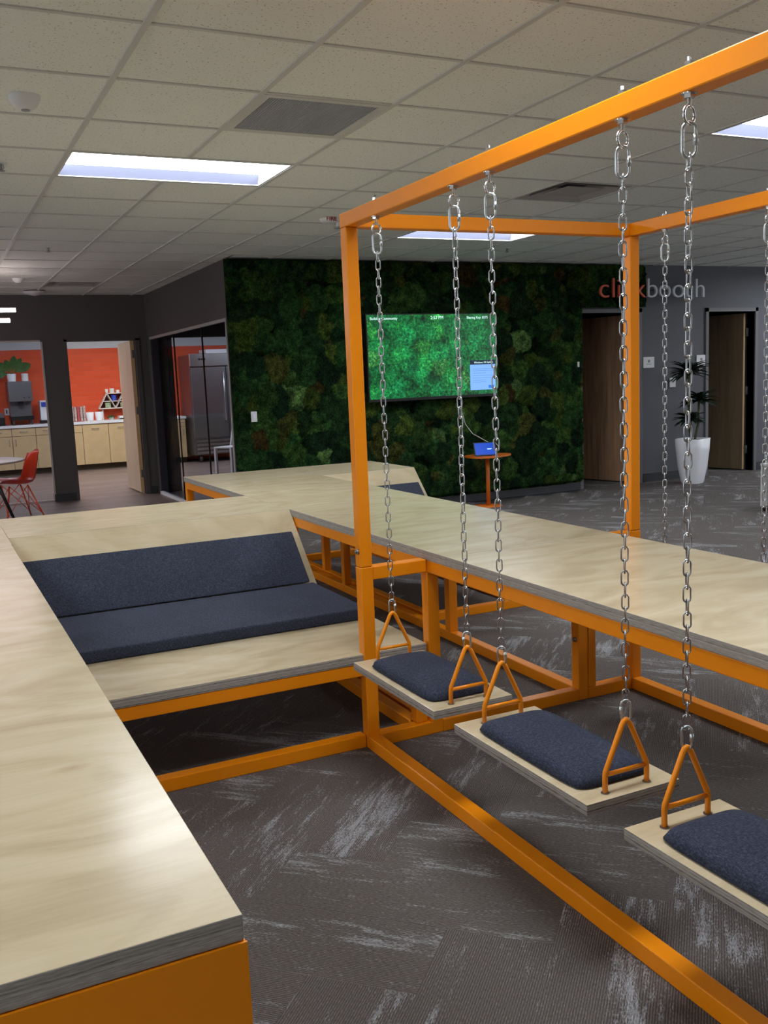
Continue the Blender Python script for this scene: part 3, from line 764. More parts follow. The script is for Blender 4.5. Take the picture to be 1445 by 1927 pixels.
def bench(x0_, x1_, dy, label, cl1, cl2, end):
    # front edge of the seat plank at y = 3.18 + dy, sloping back y - z = 3.92 + dy
    t = thing('platform_bench', ((x0_ + x1_) / 2, 4.2 + dy, 0), label, 'bench')
    mb = MB(); mb.box(x0_, x1_, 3.180 + dy, 4.28 + dy, .334, .370, 0, 1, bev=.0015); mb.obj('seat_board', ['ply', 'ply_edge'], t)
    mb = MB(); mb.box(x0_, x1_, 4.66 + dy, 5.41 + dy, ZT - PLY, ZT, 0, 1, bev=.0015); mb.obj('shelf_board', ['ply', 'ply_edge'], t)
    k = .0255
    mb = MB(); mb.prism([(4.290 + dy, .3705), (4.659 + dy, .7385), (4.659 + dy + k, .7385 - k), (4.290 + dy + k * 2, .3705)], 'x', x0_, x1_, 0); mb.obj('back_board', 'ply', t)
    xa, xb = x0_ + .005, x1_ - .012
    bar('seat_rail', t, xa, 1.414 if dy == 0 else xb, 3.183 + dy, 3.233 + dy, .334 - T, .3335);
    if dy == 0: bar('seat_rail', t, 1.4675, 1.63, 3.183, 3.233, .334 - T, .3335); bar('leg', t, 1.635, 1.685, 3.183, 3.2325, T + .0005, .3335)
    bar('seat_rail', t, xa, xb, 4.20 + dy, 4.25 + dy, .334 - T, .3335)
    bar('floor_rail', t, xa + T, end, 3.183 + dy, 3.233 + dy, 0, T); bar('floor_rail', t, xa + T, xb - T, 5.35 + dy, 5.40 + dy, 0, T)
    bar('shelf_rail', t, xa, xb, 5.35 + dy, 5.40 + dy, ZF - T, ZF - g_); bar('shelf_rail', t, xa, xb, 4.72 + dy, 4.77 + dy, ZF - T, ZF - g_)
    for x in (xa, xb - T):
        bar('side_rail', t, x, x + T, 3.233 + dy, 4.20 + dy, .334 - T, .3335); bar('side_rail', t, x, x + T, 4.77 + dy, 5.35 + dy, ZF - T, ZF - g_)
        bar('side_rail', t, x, x + T, 3.233 + dy, 5.35 + dy, 0, T)
        bar('leg', t, x, x + T, 5.35 + dy, 5.40 + dy, T, ZF - T); bar('leg', t, x, x + T, 4.72 + dy, 4.77 + dy, T, ZF - T)
        if not (dy == 0 and x > 1): bar('leg', t, x, x + T, 3.183 + dy, 3.233 + dy, 0, .334 - T)
    # cushions rest on it
    def cushion(name, poly, xa_, xb_, lab):
        bm = bmesh.new(); n = len(poly)
        a = [bm.verts.new((xa_, p[0], p[1])) for p in poly]; b = [bm.verts.new((xb_, p[0], p[1])) for p in poly]
        bm.faces.new(a); bm.faces.new(b[::-1])
        for q in range(n): bm.faces.new((a[q], b[q], b[(q + 1) % n], a[(q + 1) % n]))
        bmesh.ops.recalc_face_normals(bm, faces=bm.faces[:]); bmesh.ops.bevel(bm, geom=bm.edges[:], offset=.009, segments=3, affect='EDGES', profile=.5)
        c = Vector(((xa_ + xb_) / 2, poly[0][0], poly[0][1]))
        for v in bm.verts: v.co -= c
        me = bpy.data.meshes.new(name); bm.to_mesh(me); bm.free(); me.materials.append(MATS['fabric'])
        for p in me.polygons: p.use_smooth = True
        o = bpy.data.objects.new(name, me); COL.objects.link(o); o.location = c; return tag(o, lab, 'cushion')
    cushion('seat_cushion', [(3.65 + dy, .3708), (4.285 + dy, .3708), (4.285 + dy, .421), (3.65 + dy, .421)], x0_ + .02, x1_ - .03, cl1)
    s = .0355
    cushion('back_cushion', [(4.342 + dy, .424), (4.535 + dy, .617), (4.500 + dy, .652), (4.273 + dy, .425)], x0_ + .02, x1_ - .05, cl2)
    return t
bench(.3085, 1.689, 0.0, 'wide plywood bench with sloped back and shelf, between the two long platforms', 'long flat navy seat cushion on the wide plywood bench', 'navy back cushion leaning on the sloped plywood of the wide bench', 1.414)
bench(2.492, 3.215, 1.49, 'far plywood bench with sloped pale back beyond the long platform, before the moss wall', 'navy seat cushion of the far bench, mostly hidden by the platform', 'navy back cushion corner showing beyond the long platform', 3.20)

# ------------------------------------------------------------------ swing frame
BX0, BX1 = 1.416, 2.70
YA, YZ = 3.166, .62
t = thing('steel_gantry', (2.08, 1.9, 0), 'tall orange steel swing frame with chains hooked to its beams', 'swing frame')
SWF = t
bar('beam', t, BX0, BX0 + T, YZ, YA + T, 1.94, 1.99); bar('beam', t, BX1, BX1 + T, YZ, YA + T, 1.94, 1.99)
bar('cross_beam', t, BX0 + T, BX1, YA, YA + T, 1.94, 1.99); bar('cross_beam', t, BX0 + T, BX1, YZ, YZ + T, 1.94, 1.99)
for y in (YA, YZ):
    for x in (BX0, BX1):
        bar('upper_post', t, x + .001, x + T - .001, y + .001, y + T - .001, .7065, 1.94); bar('lower_post', t, x, x + T, y, y + T, 0, .705)
    bar('side_rail', t, BX0 + T, PX0 - .001, y, y + T, .655, .705); bar('side_rail', t, BX0 + T, PX0 - .001, y, y + T, 0, T)
    bar('side_rail', t, PX1 + .001, BX1, y, y + T, .655, .705); bar('side_rail', t, PX1 + .001, BX1, y, y + T, 0, T)
    if y < 1: bar('side_leg', t, PX0 - .031, PX0 - .001, y + .004, y + T, T, .655)
    bar('side_leg', t, PX1 + .001, PX1 + .04, y, y + T, T, .655)
bar('floor_rail', t, BX0, BX0 + T, YZ + T, YA, 0, T); bar('floor_rail', t, BX1, BX1 + T, YZ + T, YA, 0, T)
bolt(t, BX0 + .001, YA + .020, .765, 'x')

def stadium(c, halfl, halfw, ang, n=6):
    # loop in the plane containing z and direction ang
    pts = []; s = halfl - halfw
    for k in range(n + 1): a = pi * k / n; pts.append((halfw * cos(a), s + halfw * sin(a)))
    for k in range(n + 1): a = pi + pi * k / n; pts.append((halfw * cos(a), -s + halfw * sin(a)))
    return [(c[0] + p[0] * cos(ang), c[1] + p[0] * sin(ang), c[2] + p[1]) for p in pts]
def swing(xc, ya, yb, label, board_x=.14, flips=(0, 0)):
    """seat between chains at ya (far) and yb (near)"""
    yc = (ya + yb) / 2; zt = .410
    t = thing('hanging_swing', (xc, yc, zt), label, 'swing', 'plywood swings hanging from the orange frame')
    mb = MB(); mb.box(xc - .14, xc + .14, yb - .030, ya + .042, .383, zt, 0, 1, bev=.0012); mb.obj('seat_board', ['ply', 'ply_edge'], t)
    # puffy pad
    bm = bmesh.new(); bmesh.ops.create_grid(bm, x_segments=18, y_segments=28, size=1)
    hw, hl = .117, (ya - yb) / 2 - .030
    def sup(u): return max(0.0, 1 - abs(u) ** 6) ** .33
    bmesh.ops.delete(bm, geom=bm.verts[:], context='VERTS')
    nx, ny = 20, 30; top = []; bot = []
    for j in range(ny + 1):
        rt = []; rb = []
        for i in range(nx + 1):
            u = -1 + 2 * i / nx; v = -1 + 2 * j / ny
            u = sin(u * pi / 2) if False else u
            h = .030 * (max(0, 1 - u ** 6) ** .5) * (max(0, 1 - v ** 8) ** .5) + .010 * (1 - u * u) * (1 - v * v)
            cr = 1 - .035 * (abs(u) ** 6) * (abs(v) ** 6) * 2
            x = xc + u * hw * cr; y = yc + v * hl * cr
            z = zt + .0008 + .010 * max(0, (max(abs(u), abs(v)) ** 10)) * 0
            rt.append(bm.verts.new((x, y, zt + .006 + h + .0015 * noise.noise(Vector((x * 14, y * 14, yb * 5)))))); rb.append(bm.verts.new((x + (xc - x) * .03, y + (yc - y) * .03, zt + .001)))
        top.append(rt); bot.append(rb)
    for j in range(ny):
        for i in range(nx):
            bm.faces.new((top[j][i], top[j][i + 1], top[j + 1][i + 1], top[j + 1][i])); bm.faces.new((bot[j][i], bot[j + 1][i], bot[j + 1][i + 1], bot[j][i + 1]))
    for i in range(nx):
        bm.faces.new((bot[0][i], bot[0][i + 1], top[0][i + 1], top[0][i])); bm.faces.new((bot[ny][i + 1], bot[ny][i], top[ny][i], top[ny][i + 1]))
    for j in range(ny):
        bm.faces.new((bot[j + 1][0], bot[j][0], top[j][0], top[j + 1][0])); bm.faces.new((bot[j][nx], bot[j + 1][nx], top[j + 1][nx], top[j][nx]))
    off = t.location
    for v in bm.verts: v.co -= off
    me = bpy.data.meshes.new('pad'); bm.to_mesh(me); bm.free(); me.materials.append(MATS['fabric'])
    for p in me.polygons: p.use_smooth = True
    pad = bpy.data.objects.new('pad', me); COL.objects.link(pad); pad.parent = t
    for q, y in enumerate((ya, yb)):
        # triangular handle of bent round bar
        w_ = .063; r = .0067
        pts = [(xc - w_, y, zt - .002), (xc - w_, y, zt + .040), (xc - w_ + .0015, y, zt + .052), (xc - w_ + .008, y, zt + .066), (xc - .012, y, zt + .158), (xc - .006, y, zt + .167), (xc, y, zt + .170), (xc + .006, y, zt + .167), (xc + .012, y, zt + .158), (xc + w_ - .008, y, zt + .066), (xc + w_ - .0015, y, zt + .052), (xc + w_, y, zt + .040), (xc + w_, y, zt - .002)]
        mb = MB(); mb.tube(pts, r, 12); mb.tube([(xc - w_ + .001, y, zt + .045), (xc + w_ - .001, y, zt + .045)], r * .85, 10)
        h = mb.obj('handle', 'orange_paint', t)
        mb = MB(); mb.cyl((xc - w_, y, zt), .0105, .002); mb.cyl((xc + w_, y, zt), .0105, .002); mb.obj('washer', 'steel', h)
        # chain
        rr = random.Random(int(xc * 100 + y * 1000)); base = radians(rr.choice((-40, -30, -48, -35)))
        z_lo = zt + .170 - .0075; lo_len = .058; up_len = .075
        up_bot = 1.888 - up_len; lo_top = z_lo + lo_len - .004
        n = 42; pitch = (up_bot + .006 - lo_top + .008) / n
        mb = MB(); tw = 0
        for k in range(n):
            tw += rr.uniform(-.10, .10); zc = lo_top - .004 + pitch * (k + .5)
            mb.tube(stadium((xc + .0008 * sin(k), y, zc), pitch / 2 + .0034, .0076, base + tw * .5 + (pi / 2 if k % 2 else 0)), .0020, 6, closed=True)
        c = mb.obj('chain', 'chrome', t)
        def qlink(zb, ln, hw_, r_, ang, side):
            mb = MB(); mb.tube(stadium((xc, y, zb + ln / 2), ln / 2 - r_, hw_, ang), r_, 8, closed=True)
            px, py = xc + side * hw_ * cos(ang), y + side * hw_ * sin(ang)
            mb.tube([(px, py, zb + ln * .36), (px, py, zb + ln * .66)], r_ * 1.65, 6)
            mb.obj('quick_link', 'zinc', c)
        qlink(up_bot, up_len, .0135, .0036, radians(-32) + rr.uniform(-.15, .15), 1); qlink(z_lo, lo_len, .0105, .0030, radians(-32) + rr.uniform(-.3, .3), 1 if flips[q] == 0 else -1)
        # eye bolt on the beam
        mb = MB(); ring = [(xc + .0165 * cos(a) * cos(.15), y + .0165 * cos(a) * sin(.15), 1.899 + .0175 * sin(a)) for a in [2 * pi * k / 16 for k in range(16)]]
        mb.tube(ring, .0036, 8, closed=True); mb.tube([(xc, y, 1.915), (xc, y, 2.008)], .0045, 8); mb.cyl((xc, y, 1.930), .012, .010, 6, smooth=False); mb.cyl((xc, y, 1.938), .016, .002); mb.cyl((xc, y, 1.9905), .010, .009, 6, smooth=False)
        mb.obj('eye_bolt', 'steel_bright', SWF)
    return t
swing(1.432, 2.946, 2.432, 'farthest of the three front swings, navy pad on plywood beside the orange post', flips=(0, 1))
swing(1.432, 2.240, 1.703, 'middle one of the three front swings, navy pad on a plywood seat', flips=(0, 1))
swing(1.432, 1.503, .970, 'nearest front swing, its navy pad and plywood seat cut by the right edge', flips=(0, 1))
swing(2.725, 2.990, 2.475, 'swing on the rear beam, only its two chains seen beyond the platform', flips=(0, 0))

# ------------------------------------------------------------------ television
tx0, tx1, tz0, tz1 = 4.095, 5.640, 1.148, 2.035; ty = YW - .17
t = thing('television', ((tx0 + tx1) / 2, ty, tz0), 'large flat television showing green foliage on the moss wall', 'television')
mb = MB(); mb.box(tx0, tx1, ty - .02, ty + .035, tz0, tz1, bev=.004); mb.box(tx0 + .3, tx1 - .3, ty + .03, YW - .01, tz0 + .2, tz1 - .2); mb.obj('case', 'black_plastic', t)
e = .013
mb = MB(); mb.box(tx0 + e, tx1 - e, ty - .0225, ty - .0205, tz0 + .030, tz1 - e); scr = mb.obj('screen', 'screen', t)
dx0, dx1, dz0, dz1 = tx1 - .345, tx1 - .03, tz0 + .075, tz0 + .39
mb = MB(); mb.box(dx0, dx1, ty - .0245, ty - .023, dz1 - .047, dz1, 1); mb.box(dx0, dx1, ty - .0245, ty - .023, dz0, dz1 - .047, 0)
for k, zz in enumerate((.22, .20, .175, .15, .125, .10, .08)): mb.box(dx0 + .03, dx1 - (.03 if k not in (2, 5, 6) else .12), ty - .0255, ty - .0246, dz0 + zz, dz0 + zz + .004, 2)
mb.box(dx1 - .09, dx1 - .02, ty - .0258, ty - .0246, dz0 + .016, dz0 + .046, 3)
mb.obj('message_window', ['dialog_blue', 'dialog_dark', 'dialog_line', 'dialog_button'], scr)
for (s_, x, sz) in (('2:53 PM', tx0 + .74, .047), ('Building Community', tx0 + .045, .038), ('Sharing Key: 8575', tx1 - .37, .036)):
    text_obj('screen_text', s_, sz, 'screen_text', scr, (x, ty - .0235, tz1 - .062), ext=.0006)
text_obj('screen_text', 'Windows 10 Update', .028, 'screen_text', scr, (dx0 + .05, ty - .0252, dz1 - .034), ext=.0005)

# wall marks
def plate(name, x0_, x1_, z0_, z1_, label, cat, m_='white_plastic', mark=False, y=YW, group=None):
    t = thing(name, ((x0_ + x1_) / 2, y, z0_), label, cat)
    mb = MB(); mb.box(x0_, x1_, y - .014, y - .001, z0_, z1_, bev=.003); mb.obj('plate', m_, t)
    return t
t = plate('room_sign', 7.812, 7.982, 1.375, 1.505, 'white square room sign beside the brown door next to the moss wall', 'sign')
mb = MB(); mb.cyl((7.897, 0, 0), .018, .003); mb.v = [Vector((v.x, YW - .015 - v.z, 1.455 + v.y)) for v in mb.v]; mb.obj('emblem', 'sign_ink', t)
mb = MB(); mb.box(7.86, 7.934, YW - .0165, YW - .0142, 1.415, 1.422); mb.obj('caption_line', 'sign_ink', t)
t = plate('room_sign', 8.655, 8.80, 1.375, 1.505, 'white square room sign above the potted plant, left of the far right door', 'sign')
mb = MB(); mb.cyl((8.728, 0, 0), .017, .003); mb.v = [Vector((v.x, YW - .015 - v.z, 1.455 + v.y)) for v in mb.v]; mb.obj('emblem', 'sign_ink', t)
mb = MB(); mb.box(8.69, 8.765, YW - .0165, YW - .0142, 1.415, 1.422); mb.obj('caption_line', 'sign_ink', t)
t = plate('thermostat', 8.225, 8.318, 1.13, 1.245, 'small white wall thermostat left of the tall potted plant', 'thermostat')
mb = MB(); mb.box(8.25, 8.293, YW - .017, YW - .0142, 1.19, 1.22); mb.obj('display', 'sign_ink', t)
t = plate('wall_sensor', 8.70, 8.745, 1.30, 1.345, 'small pale wall sensor beneath the room sign behind the plant leaves', 'sensor', 'candle_white')
t = plate('light_switch', 2.86, 2.92, 1.025, 1.125, 'white switch plate set into the moss at its left side', 'light switch', y=YW - .125)
mb = MB(); mb.box(2.88, 2.90, YW - .144, YW - .1392, 1.055, 1.10); mb.obj('toggle', 'white_gloss', t)
t = plate('wall_hook', 6.75, 6.775, 1.42, 1.48, 'tiny white clip on the moss just left of the brown door', 'clip', y=YW - .125)
mb = MB(); mb.box(XG + .03, YW and 3.2, YW - .06, YW - .0, .6, 1.4) if False else None

# sign letters, one child each
t = thing('wall_sign', (7.9, YW, 2.2), 'wall lettering reading clickbooth, first half red and second half grey', 'sign')
FS = .325
def measure(s_):
    cu = bpy.data.curves.new('m', 'FONT'); cu.body = s_; cu.size = FS; ob = bpy.data.objects.new('m', cu); COL.objects.link(ob)
    bpy.context.view_layer.update(); w_ = ob.dimensions.x; bpy.data.objects.remove(ob); return w_
word = 'clickbooth'
tot = measure(word); SX = 1.577 / tot; xs = 7.050
for k, ch in enumerate(word):
    pre = measure(word[:k + 1]) - measure(ch)
    o = text_obj('letter', ch, FS, 'sign_red' if k < 5 else 'sign_grey', t, (xs + pre * SX, YW - .135, 2.191), ext=.012, sx=SX, offset=-.004)
    mb = MB()
mb = MB()
for x in (7.2, 7.55, 7.9, 8.2, 8.55): mb.tube([(x, YW - .12, 2.28), (x, YW, 2.28)], .004, 6)
mb.obj('stand_off', 'steel_dark', t)

# ------------------------------------------------------------------ tall planter
px, py = 8.175, 8.50
t = thing('potted_plant', (px, py, 0), 'tall tapered white planter with a dark leafy cane plant between the doors', 'potted plant')
def sqlathe(prof, c, rot=.35):
    mb = MB(); n = 24; vs_ = []
    for (r, z) in prof:
        for k in range(n):
            a = 2 * pi * k / n; q = (abs(cos(a)) ** 5 + abs(sin(a)) ** 5) ** (-1 / 5); vs_.append((c[0] + r * q * cos(a + rot), c[1] + r * q * sin(a + rot), z))
    L = len(prof); mb.add(vs_, [(i * n + k, i * n + (k + 1) % n, (i + 1) * n + (k + 1) % n, (i + 1) * n + k) for i in range(L - 1) for k in range(n)], 0, True)
    mb.add(vs_[:n], [tuple(range(n))[::-1]]); mb.add(vs_[-n:], [tuple(range(n))]); return mb
sqlathe([(.105, 0), (.115, .03), (.145, .2), (.165, .40), (.172, .53), (.160, .53), (.155, .505)], (px, py)).obj('planter', 'white_gloss', t)
sqlathe([(.15, .50), (.15, .512)], (px, py)).obj('soil', 'pot_soil', t)
def rosette(mb, c, R, n, seed, tilt=.5, wd=.035):
    r_ = random.Random(seed)
    for k in range(n):
        a = 2 * pi * k / n * 2.4 + r_.uniform(-.2, .2); el = r_.uniform(.05, 1.25); L = R * r_.uniform(.7, 1.1)
        pts = []; N = 7
        for q in range(N):
            s_ = q / (N - 1); rr_ = L * s_ * cos(el * (1 - .5 * s_)); zz = L * (s_ * sin(el) - tilt * s_ * s_)
            pts.append((Vector((c[0] + rr_ * cos(a), c[1] + rr_ * sin(a), c[2] + zz)), wd * sin(pi * min(1, .12 + s_ * .88)) ** .8))
        sd = Vector((-sin(a), cos(a), 0)); vs_ = []
        for (p, w_) in pts: vs_ += [p - sd * w_ / 2 + Vector((0, 0, w_ * .18)), p, p + sd * w_ / 2 + Vector((0, 0, w_ * .18))]
        th = Vector((0, 0, -.0015)); m_ = len(vs_); vs_ += [v + th for v in vs_]
        fs = []
        for q in range(N - 1):
            b = q * 3; fs += [(b, b + 1, b + 4, b + 3), (b + 1, b + 2, b + 5, b + 4)]; b += m_; fs += [(b, b + 3, b + 4, b + 1), (b + 1, b + 4, b + 5, b + 2)]
        mb.add(vs_, fs, 0, True)
for (cx, cy, cz, R, seed) in ((px - .06, py, 1.28, .30, 1), (px + .075, py - .02, .96, .24, 2), (px - .01, py + .04, .74, .21, 3)):
    mb = MB(); rosette(mb, (cx, cy, cz), R, 64, seed, tilt=.42, wd=.05); mb.obj('leaf_rosette', 'leaf_dark', t, recalc=False)
    mb = MB(); mb.tube([(cx * .3 + px * .7, cy * .3 + py * .7, .505), (cx, cy, (cz + .5) / 2), (cx, cy, cz + .03)], .014, 8); mb.obj('cane', 'stem', t)

# ------------------------------------------------------------------ orange pedestal table with tablet
cx, cy = 5.32, 8.50
t = thing('pedestal_table', (cx, cy, 0), 'small orange pedestal table standing before the moss wall under the television', 'side table')
mb = MB(); mb.lathe([(.145, 0), (.145, .008), (.02, .012)], (cx, cy, 0), 32); mb.obj('base', 'orange_dark', t)
mb = MB(); mb.tube([(cx, cy, .012), (cx, cy, .525)], .022, 16); mb.obj('pole', 'orange_dark', t)
mb = MB(); poly = []
for k in range(48):
    a = 2 * pi * k / 48; r_ = .235 + .025 * cos(3 * a); poly.append((cx + r_ * cos(a) * 1.08, cy + r_ * sin(a) * .8))
mb.prism(poly, 'z', .525, .543); mb.obj('table_top', 'orange_dark', t)
t = thing('tablet', (5.25, 8.44, .5435), 'tablet with a lit blue screen propped on the orange pedestal table', 'tablet')
def tilt(mb, piv, ang, rz):
    M_ = Matrix.Translation(piv) @ Matrix.Rotation(rz, 4, 'Z') @ Matrix.Rotation(ang, 4, 'X'); mb.v = [M_ @ v for v in mb.v]; return mb
piv = Vector((5.245, 8.40, .546))
mb = MB(); mb.box(-.12, .12, -.004, .004, 0, .165, bev=.003); tilt(mb, piv, -.62, -.35).obj('case', 'black_plastic', t)
mb = MB(); mb.box(-.108, .108, -.0052, -.0042, .012, .153); tilt(mb, piv, -.62, -.35).obj('screen', 'tablet_screen', t)
mb = MB(); mb.box(.02, .07, -.0060, -.0054, .080, .084); mb.box(.02, .06, -.0060, -.0054, .073, .077); tilt(mb, piv, -.62, -.35).obj('screen_text', 'screen_text', t)
mb = MB(); mb.box(-.05, .05, .004, .008, 0, .13, bev=.002); tilt(mb, piv + Vector((.03, .155, -.002)), .25, -.35).obj('stand', 'black_plastic', t)
t = thing('charging_cable', (5.29, YW - .06, .6), 'thin white cable hanging from the television to the tablet', 'cable')
mb = MB(); mb.tube([(5.20, YW - .13, 1.14), (5.215, YW - .13, 1.0), (5.25, YW - .14, .86), (5.30, YW - .2, .76), (5.35, 8.62, .70), (5.38, 8.55, .665)], .004, 6); mb.obj('cord', 'cable_white', t)
mb = MB(); mb.tube([(5.36, 8.50, .66), (5.41, 8.48, .67), (5.435, 8.46, .63), (5.42, 8.45, .58), (5.36, 8.46, .56)], .004, 6); mb.obj('cord_loop', 'cable_white', t)

# ------------------------------------------------------------------ wheeled rack at the right edge
t = thing('wheeled_rack', (7.17, 6.45, 0), 'grey metal rack leg on a caster at the right edge of the picture', 'rack')
for (dx, dy) in ((0, 0), (.45, .0), (0, -.5), (.45, -.5)):
    mb = MB(); mb.box(7.025 + dx, 7.05 + dx, 6.41 + dy, 6.425 + dy, .05, .43); mb.box(7.065 + dx, 7.10 + dx, 6.41 + dy, 6.425 + dy, .05, .43); mb.obj('leg', 'white_metal', t)
    mb = MB(); mb.tube([(7.07 + dx, 6.417 + dy, .024), (7.09 + dx, 6.417 + dy, .024)], .024, 14); mb.obj('caster', 'black_plastic', t)
mb = MB(); mb.box(7.02, 7.56, 5.90, 6.43, .43, .455, bev=.005); mb.obj('top_frame', 'white_metal', t)
mb = MB(); mb.tube([(7.09, 6.43, .455), (7.09, 6.43, .52), (7.14, 6.43, .56), (7.5, 6.43, .56)], .012, 8); mb.obj('handle', 'chrome', t)

# ------------------------------------------------------------------ round table and red shell chair
t = thing('round_table', (.36, 11.10, 0), 'round pale pink table with black angled legs at the left edge', 'table')
mb = MB(); mb.lathe([(.60, .66), (.625, .672), (.625, .682), (.60, .686), (.001, .686)], (.36, 11.10, 0), 48); mb.obj('table_top', 'tabletop', t)
for k in range(4):
    a = pi / 4 + pi / 2 * k + .35; mb = MB(); mb.tube([(.36 + .26 * cos(a), 11.10 + .26 * sin(a), .66), (.36 + .50 * cos(a), 11.10 + .50 * sin(a), 0)], .024, 10, r2=.014); mb.obj('leg', 'black_plastic', t)
mb = MB(); mb.tube([(.06, 11.10, .60), (.66, 11.10, .60)], .012, 8); mb.tube([(.36, 10.80, .60), (.36, 11.40, .60)], .012, 8); mb.obj('brace', 'black_plastic', t)

def shell_chair(cx, cy, rz, label):
    t = thing('shell_chair', (cx, cy, 0), label, 'chair')
    prof = [(.22, .405), (.20, .42), (.12, .412), (0, .395), (-.10, .39), (-.17, .405), (-.205, .45), (-.225, .53), (-.245, .63), (-.265, .72), (-.285, .765)]
    wid = [.17, .20, .215, .22, .22, .215, .21, .205, .195, .17, .12]; N = 13; M_ = len(prof); vs_ = []
    for i, (p, w_) in enumerate(zip(prof, wid)):
        for k in range(N):
            s_ = -1 + 2 * k / (N - 1); lift = abs(s_) ** 2.6
            if i < 5: x = p[0]; z = p[1] + .055 * lift * min(1, (i + .4) / 2)
            else: x = p[0] + .07 * lift * (1 - (i - 5) / 8); z = p[1] + (.035 * lift if i == 5 else 0) - (.05 * lift if i == M_ - 1 else 0)
            vs_.append(Vector((x, s_ * w_, z)))
    R_ = Matrix.Translation((cx, cy, 0)) @ Matrix.Rotation(rz, 4, 'Z')
    bm = bmesh.new(); bv = [bm.verts.new(R_ @ v - Vector((cx, cy, 0))) for v in vs_]
    for i in range(M_ - 1):
        for k in range(N - 1): bm.faces.new((bv[i * N + k], bv[i * N + k + 1], bv[(i + 1) * N + k + 1], bv[(i + 1) * N + k]))
    bmesh.ops.solidify(bm, geom=bm.faces[:], thickness=.008); bmesh.ops.recalc_face_normals(bm, faces=bm.faces[:])
    me = bpy.data.meshes.new('shell'); bm.to_mesh(me); bm.free(); me.materials.append(MATS['red_shell'])
    for p in me.polygons: p.use_smooth = True
    o = bpy.data.objects.new('shell', me); COL.objects.link(o); o.parent = t
    def W(p): return R_ @ Vector(p)
    for sx in (-1, 1):
        for sy in (-1, 1):
            mb = MB(); mb.tube([W((sx * .10, sy * .12, .385)), W((sx * .21 - .02, sy * .22, 0))], .008, 8); mb.obj('leg', 'red_shell', t)
    mb = MB()
    for sy in (-1, 1):
        mb.tube([W((-.10, sy * .12, .385)), W((.17, sy * .21, .06))], .004, 6); mb.tube([W((.10, sy * .12, .385)), W((-.21, sy * .21, .06))], .004, 6)
    for sx in (-1, 1):
        mb.tube([W((sx * .10, -.12, .385)), W((sx * .19 - .02, .20, .06))], .004, 6); mb.tube([W((sx * .10, .12, .385)), W((sx * .19 - .02, -.20, .06))], .004, 6)
    mb.obj('wire_brace', 'red_shell', t)
    return t
shell_chair(.86, 11.22, pi + .25, 'red moulded shell chair with wire legs tucked at the round table')

# ------------------------------------------------------------------ kitchen
YC = 17.10
edges = [(-1.0, -.55, 'd'), (-.55, -.1, 'd'), (-.1, .45, 'd'), (.45, .90, 'd'), (.90, 1.345, 'd'), (1.345, 1.725, 'd'), (1.725, 2.09, 'd'), (2.09, 2.493, 'd'), (2.493, 2.933, 'f'), (2.933, 3.375, 'f'), (3.375, 3.75, 'd'), (3.75, 4.162, 'd'), (4.162, 4.30, 'd')]
names = {4: 'light wood base cabinet with drawer, left of the drink dispenser', 5: 'light wood base cabinet with drawer under the drink dispenser', 6: 'light wood base cabinet behind the dark pier, right of the dispenser', 7: 'light wood base cabinet with a drawer at the left inside the doorway',
         8: 'tall-fronted light wood cabinet in the middle of the doorway', 9: 'tall-fronted light wood cabinet beside the open kitchen door', 11: 'light wood base cabinet with a drawer seen through the glass', 12: 'narrow light wood cabinet end beside the steel fridge'}
for k, (a, b, ty_) in enumerate(edges):
    if a < .4: continue
    t = thing('base_cabinet', ((a + b) / 2, YC + .3, 0), names.get(k, ['light wood base cabinet at the left end, cut by the picture edge', 'light wood base cabinet between the doorway and the glass, hidden by the pier'][k > 5]), 'cabinet', 'kitchen base cabinets')
    mb = MB(); mb.box(a + .001, b - .001, YC + .02, YK - .01, .10, .80); mb.obj('body', 'cabinet_gap', t)
    mb = MB(); mb.box(a + .001, b - .001, YC + .08, YC + .10, 0, .10); mb.obj('toe_kick', 'cabinet_gap', t)
    zt = .795
    if ty_ == 'd':
        mb = MB(); mb.box(a + .004, b - .004, YC, YC + .019, .665, zt); d = mb.obj('drawer', 'cabinet_wood', t)
        mc = (a + b) / 2; mb = MB(); mb.tube([(mc - .06, YC, .735), (mc - .06, YC - .025, .735), (mc + .06, YC - .025, .735), (mc + .06, YC, .735)], .005, 6); mb.obj('handle', 'steel', d)
        zt = .658
    mb = MB(); mb.box(a + .004, b - .004, YC, YC + .019, .105, zt); d = mb.obj('cabinet_door', 'cabinet_wood', t)
    mb = MB()
    if ty_ == 'f': mc = (a + b) / 2; mb.tube([(mc - .06, YC, .72), (mc - .06, YC - .025, .72), (mc + .06, YC - .025, .72), (mc + .06, YC, .72)], .005, 6)
    else:
        mc = b - .05 if k % 2 == 0 else a + .05; mb.tube([(mc, YC, .50), (mc, YC - .025, .50), (mc, YC - .025, .61), (mc, YC, .61)], .005, 6)
    mb.obj('handle', 'steel', d)
mb = MB(); mb.box(.40, 4.315, YC - .02, YK, .801, .845, bev=.003); tag(mb.obj('worktop', 'countertop'), 'long white kitchen worktop along the orange tiled wall', 'worktop')
ZW = .846
